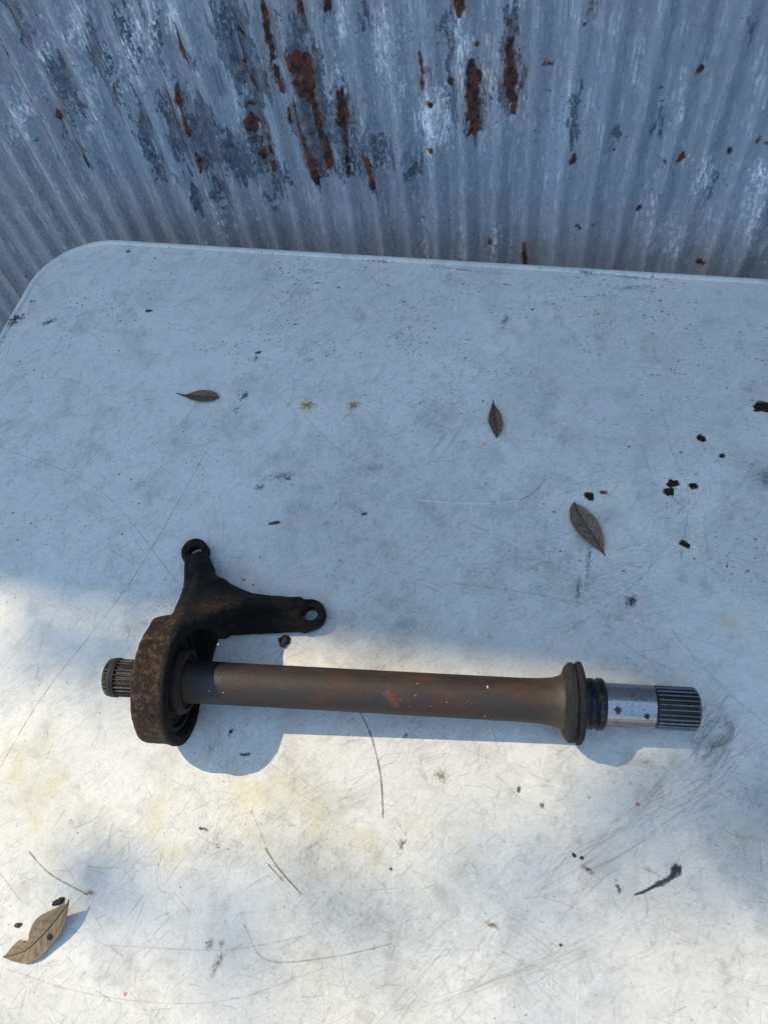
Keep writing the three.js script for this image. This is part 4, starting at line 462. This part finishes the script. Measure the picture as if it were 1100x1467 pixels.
// ---------------------------------------------------------------- fallen leaves
function leaf(name, label, spine, ribColor, c1, c2, opt = {}) {
  // spine: [x, y of the rib, half width on its left, on its right (photograph pixels), height above the table, tilt of each half]
  const rib = new THREE.CatmullRomCurve3(spine.map(([x, y, , , h]) => at(x, y, h))), N = 44, K = 9, R = rng(name.length * 31 + spine.length);
  const root = base(name, at(spine[Math.floor(spine.length / 2)][0], spine[Math.floor(spine.length / 2)][1])), o = root.position;
  const mpp = at(spine[1][0], spine[1][1]).distanceTo(at(spine[1][0] + 10, spine[1][1])) / 10;
  const wid = (t, k) => { const f = t * (spine.length - 1), i = Math.min(spine.length - 2, Math.floor(f)), u = f - i, g = (j) => spine[Math.max(0, Math.min(spine.length - 1, j))][k]; const p0 = g(i - 1), p1 = g(i), p2 = g(i + 1), p3 = g(i + 2); return Math.max(0, 0.5 * (2 * p1 + (p2 - p0) * u + (2 * p0 - 5 * p1 + 4 * p2 - p3) * u * u + (3 * p1 - p0 - 3 * p2 + p3) * u * u * u)) * mpp; };
  const pos = [], col = [], idx = [], uvA = [], THICK = 0.00035;
  for (const side of [0, 1]) for (let j = 0; j <= N; j++) {
    const t = j / N, p = rib.getPoint(t), d = rib.getTangent(t), n = V(d.z, 0, -d.x).normalize();          // n: to the left of the direction of travel
    for (let i = 0; i < K; i++) {
      const v = i / (K - 1) * 2 - 1, w = v < 0 ? wid(t, 2) * -v : -wid(t, 3) * v, cup = (v < 0 ? opt.cupL ?? 0.25 : opt.cupR ?? 0.25), q = p.clone().addScaledVector(n, w);
      q.y += cup * Math.abs(w) * Math.abs(v) + 0.0006 * (n2(t * 9 + 3, v * 2 + 5) - 0.5) * Math.abs(v) * 2 + (side ? -THICK : 0) - 0.0005 * Math.exp(-((Math.abs(v) * 8) ** 2)) * (side ? 0 : 1);
      q.y = Math.max(q.y, T + (side ? 0.0004 : 0.0008)); q.sub(o); pos.push(q.x, q.y, q.z); uvA.push(t, (v + 1) / 2);
      const a = fbm(t * 16 + 1, v * 4 + 7, 3), m = ss(0.35, 0.68, a), s = 0.85 + 0.3 * n2(t * 80, v * 24); for (let c = 0; c < 3; c++) col.push(mix(c1[c], c2[c], m) * s);
    }
  }
  const A = (N + 1) * K; for (let j = 0; j < N; j++) for (let i = 0; i + 1 < K; i++) { const a = j * K + i; idx.push(a, a + 1, a + K, a + 1, a + K + 1, a + K, A + a, A + a + K, A + a + 1, A + a + 1, A + a + K, A + a + K + 1); }
  for (let j = 0; j < N; j++) for (const i of [0, K - 1]) { const a = j * K + i; idx.push(a, a + K, A + a, a + K, A + a + K, A + a); }
  const g = new THREE.BufferGeometry(); g.setAttribute('position', new THREE.Float32BufferAttribute(pos, 3)); g.setAttribute('uv', new THREE.Float32BufferAttribute(uvA, 2)); g.setAttribute('color', new THREE.Float32BufferAttribute(col, 3)); g.setIndex(idx); g.computeVertexNormals();
  part('blade', g, new THREE.MeshStandardMaterial({ vertexColors: true, roughness: opt.rough ?? 0.7 }), root);
  const tube = (pts, r) => new THREE.TubeGeometry(new THREE.CatmullRomCurve3(pts), Math.max(8, pts.length * 3), r, 6);
  const rp = []; for (let j = 0; j <= 20; j++) { const q = rib.getPoint(j / 20); q.y = Math.max(q.y, T + 0.0008); rp.push(q.sub(o)); }
  const rm = new THREE.MeshStandardMaterial({ color: new THREE.Color().setRGB(...ribColor), roughness: 0.7 });
  part('midrib', tube(rp, opt.ribR ?? 0.00042), rm, root);
  const vs = []; for (let k = 0; k < (opt.veins ?? 5); k++) for (const sd of [-1, 1]) {
    const t0 = 0.2 + 0.6 * k / (opt.veins ?? 5) + (sd > 0 ? 0.04 : 0), pts = []; for (let u = 0; u <= 6; u++) { const f = u / 6 * 0.86, t = Math.min(0.98, t0 + f * 0.12 * (opt.dir ?? 1)), jf = Math.max(0, Math.min(N, Math.round(t * N))), iv = sd * f, ii = Math.round((iv + 1) / 2 * (K - 1)), at3 = (jf * K + ii) * 3; pts.push(V(pos[at3], pos[at3 + 1] + 0.00005, pos[at3 + 2])); } const cl = pts.filter((q, i) => !i || q.distanceTo(pts[i - 1]) > 1e-4); if (cl.length > 2) vs.push(tube(cl, 0.00016));
  }
  if (vs.length) part('vein', mergeGeometries(vs), rm, root);
  return tag(root, label, 'leaf');
}
leaf('fallen_leaf', 'small brown leaf lying flat at the left of the table, stalk pointing left', [[253, 563, 0.3, 0.3, 0.001], [266, 566, 1, 3, 0.0012], [276, 567, 6, 7, 0.0015], [288, 568, 9.5, 9.5, 0.002], [300, 568.5, 9.5, 9, 0.002], [309, 568.5, 6.5, 6, 0.0016], [314.5, 569, 0.5, 0.5, 0.0012]], [0.05, 0.036, 0.03], [0.15, 0.10, 0.062], [0.105, 0.068, 0.045], { cupL: 0.22, cupR: 0.3, dir: 1 });
leaf('fallen_leaf_001', 'narrow brown leaf in the middle of the table, pointed tip towards the wall', [[706, 573, 0.3, 0.3, 0.001], [706.5, 580, 1.5, 2, 0.0012], [707.5, 590, 7, 6, 0.002], [709, 602, 9.5, 10, 0.003], [711, 613, 9, 8, 0.0025], [711.5, 621, 5.5, 4.5, 0.0018], [711, 627, 0.5, 0.5, 0.0012]], [0.035, 0.022, 0.02], [0.145, 0.092, 0.056], [0.095, 0.058, 0.038], { cupL: 0.35, cupR: 0.35 });
leaf('fallen_leaf_002', 'largest flat brown leaf with dark red veins, beside the oil spots on the right', [[822, 719, 0.6, 0.6, 0.0015], [824, 726, 7, 8, 0.002], [831, 740, 15, 16, 0.003], [840, 754, 17, 18, 0.0035], [849, 767, 14, 15, 0.003], [857, 780, 9, 8.5, 0.002], [863, 790, 2.2, 2.2, 0.0012], [866, 796, 0.4, 0.4, 0.001]], [0.055, 0.02, 0.017], [0.17, 0.118, 0.08], [0.118, 0.08, 0.056], { cupL: 0.18, cupR: 0.22, veins: 6, dir: -1 });
leaf('fallen_leaf_003', 'curled olive brown leaf with a nibbled edge at the front left', [[5, 1371, 0.5, 0.5, 0.0012], [18, 1368, 10, 8, 0.0014], [32, 1363, 15, 15, 0.0020], [38, 1360, 8.5, 18, 0.0029], [46, 1354, 10, 20, 0.0041], [52, 1348, 15.5, 20, 0.0048], [60, 1340, 21, 19, 0.0058], [70, 1329, 20, 18, 0.0075], [81, 1316, 14, 15, 0.0095], [91, 1303, 7, 8, 0.0116], [97, 1295, 1.8, 1.8, 0.0126], [99, 1289, 1.3, 1.3, 0.0129]], [0.14, 0.10, 0.05], [0.20, 0.145, 0.082], [0.135, 0.095, 0.054], { cupL: 0.10, cupR: -0.12, veins: 6, dir: -1, ribR: 0.0005 });

// ---------------------------------------------------------------- crumbs on the table
function crumb(name, label, px, py, r, sx, sz, turn, color, cat, seed) {
  const g = mergeVertices(new THREE.IcosahedronGeometry(1, 3).deleteAttribute('uv').deleteAttribute('normal')), p = g.attributes.position; for (let i = 0; i < p.count; i++) { const x = p.getX(i), y = p.getY(i), z = p.getZ(i), k = 0.3 + 1.3 * fbm3(x * 2.1 + seed, y * 2.1, z * 2.1, 3); p.setXYZ(i, x * k * r * sx, (y * k * 0.45 + 0.35) * r, z * k * r * sz); }
  g.rotateY(turn); g.computeVertexNormals(); const m = new THREE.Mesh(g, new THREE.MeshStandardMaterial({ color: new THREE.Color().setRGB(...color), roughness: 0.75 })); m.name = name; m.position.copy(at(px, py)); m.castShadow = m.receiveShadow = true; scene.add(m); return tag(m, label, cat);
}
crumb('grease_clump', 'black clump of grease beside the right foot of the bracket', 408, 919, 0.0042, 1.1, 1.15, 0.4, [0.008, 0.007, 0.007], 'grease', 3);
crumb('grease_clump_001', 'tiny black clump of dirt just above the curled front leaf', 85, 1292, 0.0028, 1.7, 0.8, 0.5, [0.014, 0.013, 0.015], 'dirt', 12);
crumb('dirt_crumb', 'tiny brown crumb left of the curled front leaf', 27, 1325.5, 0.002, 1.3, 1, 0.3, [0.06, 0.035, 0.028], 'dirt', 21);
crumb('dirt_crumb_001', 'small black bead lying on the curled front leaf', 72, 1342, 0.0017, 1, 1.1, 0, [0.008, 0.007, 0.007], 'dirt', 33).position.copy(at(72, 1342, 0.0066));
crumb('leaf_fragment', 'thin reddish brown sliver of leaf above the bracket', 394, 750, 0.0033, 1.5, 0.42, 0.35, [0.09, 0.045, 0.035], 'leaf fragment', 41);

// ---------------------------------------------------------------- the tree whose boughs dapple the sun
{
  const R = rng(404), tr = base('shade_tree', V(-5.6, 0, 1.3)); tag(tr, 'leafy tree standing left of the table, its boughs over the wall', 'tree');
  const bark = new THREE.MeshStandardMaterial({ color: 0x4a3d32, roughness: 0.95 });
  const limb = (pts, r0, r1) => { const c = new THREE.CatmullRomCurve3(pts.map((p) => V(...p))), n = 24, g = new THREE.TubeGeometry(c, n, 1, 9), p = g.attributes.position, v = new THREE.Vector3(); for (let i = 0; i <= n; i++) { const q = c.getPointAt(i / n), r = mix(r0, r1, i / n); for (let k = 0; k <= 9; k++) { const id = i * 10 + k; v.fromBufferAttribute(p, id).sub(q).multiplyScalar(r * (0.9 + 0.2 * R())).add(q); p.setXYZ(id, v.x, v.y, v.z); } } g.computeVertexNormals(); return g; };
  part('trunk', limb([[0, -0.05, 0], [0.1, 1.5, -0.1], [0, 3, -0.2], [0.3, 4.5, -0.4], [0.5, 6.2, -0.5]], 0.2, 0.07), bark, tr);
  for (const b of [[[0.05, 3.2, -0.2], [0.6, 4.2, -0.6], [1.2, 4.9, -1.1], [1.7, 5.2, -1.5]], [[0.1, 3.0, -0.2], [-0.8, 3.9, 0.3], [-1.6, 4.6, 0.6]], [[0.3, 4.3, -0.4], [0.2, 5.2, 0.5], [0.1, 6, 1.1]], [[0.3, 4.6, -0.4], [0.9, 5.6, -0.7], [1.4, 6.3, -1.0]], [[0.2, 4.1, -0.3], [-0.4, 5, 0.1], [-0.8, 5.6, 0.3]]]) part('limb', limb(b, 0.07, 0.012), bark, tr);
  // leaves: a crown round the limbs, and the ends of the boughs that hang in the sun's way
  const lf = new THREE.BufferGeometry(); lf.setAttribute('position', new THREE.Float32BufferAttribute([0, 0, 0, 0.012, 0.002, 0.018, 0, -0.001, 0.022, -0.012, 0.002, 0.018, 0.011, 0.002, 0.04, 0, -0.001, 0.042, -0.011, 0.002, 0.04, 0, 0, 0.065], 3)); lf.setIndex([0, 1, 2, 0, 2, 3, 1, 4, 5, 1, 5, 2, 2, 5, 6, 2, 6, 3, 4, 7, 5, 5, 7, 6]); lf.computeVertexNormals();
  const ms = [], q = new THREE.Quaternion(), e = new THREE.Euler(), put = (p, s) => { e.set(R() * 6.28, R() * 6.28, R() * 6.28); ms.push(new THREE.Matrix4().compose(p, q.setFromEuler(e), V(s, s, s))); };
  const O = tr.position, D = V(-0.7847, 1, -0.1395);
  const onTable = (p) => { const k = p.y - T; return [p.x + 0.7847 * k, p.z + 0.1395 * k]; };
  const blobs = [[0.3, 6.3, 0.4, 1.0], [-0.6, 6.5, 0.9, 0.8], [-1.5, 4.8, 0.8, 0.9], [0.1, 6.0, 1.3, 0.9], [-0.8, 5.8, 0.2, 0.8], [-0.2, 5.2, 0.6, 1.0]];
  for (let i = 0; i < 9000; i++) { const b = blobs[Math.floor(R() * blobs.length)], p = V(R() - 0.5, R() - 0.5, R() - 0.5).normalize().multiplyScalar(b[3] * Math.cbrt(R())).add(V(b[0], b[1], b[2])), w = p.clone().add(O), [x, z] = onTable(w); if (x > -0.75 && x < 0.7 && z > -0.75 && z < 0.5) continue; put(p, 0.8 + 0.6 * R()); }
  // [place on the table its shade falls on, spread, number]
  for (const [px, py, sx, sz, n, high] of [[950, 1175, 0.05, 0.018, 13], [1060, 1130, 0.04, 0.035, 30], [985, 1000, 0.05, 0.016, 12], [1095, 1020, 0.04, 0.04, 36], [220, 1285, 0.028, 0.020, 11], [60, 935, 0.03, 0.016, 8], [140, 950, 0.022, 0.016, 14], [560, 1400, 0.14, 0.04, 5, 1], [900, 1370, 0.14, 0.06, 9, 1], [250, 1430, 0.10, 0.03, 5, 1], [480, 1290, 0.035, 0.022, 3]])
    for (let i = 0; i < n; i++) { const t = (high ? 5.3 : 4.1) + 0.7 * R(), p = at(px, py).addScaledVector(D, t); const gs = () => (R() + R() + R() - 1.5) * 1.1; p.x += gs() * sx; p.z += gs() * sz; put(p.sub(O), 0.7 + 0.5 * R()); }
  const im = new THREE.InstancedMesh(lf, new THREE.MeshPhysicalMaterial({ color: 0x3f5a26, roughness: 0.7, side: THREE.DoubleSide }), ms.length); ms.forEach((m, i) => im.setMatrixAt(i, m)); im.name = 'crown'; im.castShadow = true; im.userData.kind = 'stuff'; tr.add(im);
}
// ---------------------------------------------------------------- the hedge along the right side of the yard
{
  const R = rng(808), hg = base('hedge', V(2.1, 0, 1.3)); tag(hg, 'dense dark green hedge along the right side of the yard', 'hedge');
  const bark = new THREE.MeshStandardMaterial({ color: 0x41352b, roughness: 0.95 });
  for (let k = 0; k < 7; k++) part('stem', new THREE.CylinderGeometry(0.015, 0.035, 1.7, 7).translate((R() - 0.5) * 0.2, 0.84, -1.8 + k * 0.6), bark, hg);
  const lf = new THREE.BufferGeometry(); lf.setAttribute('position', new THREE.Float32BufferAttribute([0, 0, 0, 0.022, 0.004, 0.03, 0, -0.002, 0.034, -0.022, 0.004, 0.03, 0, 0, 0.085], 3)); lf.setIndex([0, 1, 2, 0, 2, 3, 1, 4, 2, 2, 4, 3]); lf.computeVertexNormals();
  const N = 9000, im = new THREE.InstancedMesh(lf, new THREE.MeshStandardMaterial({ color: 0x2c4020, roughness: 0.7, side: THREE.DoubleSide }), N), m = new THREE.Matrix4(), q = new THREE.Quaternion(), e = new THREE.Euler();
  for (let i = 0; i < N; i++) { const y = 0.1 + 2.5 * R(), z = (R() - 0.5) * 4, w = 0.42 * (0.8 + 0.5 * fbm(y * 2, z * 2 + 7, 2)), x = (R() + R() - 1) * w; e.set(R() * 6.28, R() * 6.28, R() * 6.28); m.compose(V(x, y, z), q.setFromEuler(e), V(1.2, 1.2, 1.2)); im.setMatrixAt(i, m); }
  im.name = 'foliage'; im.castShadow = true; im.userData.kind = 'stuff'; hg.add(im);
}
renderer.render(scene, camera);
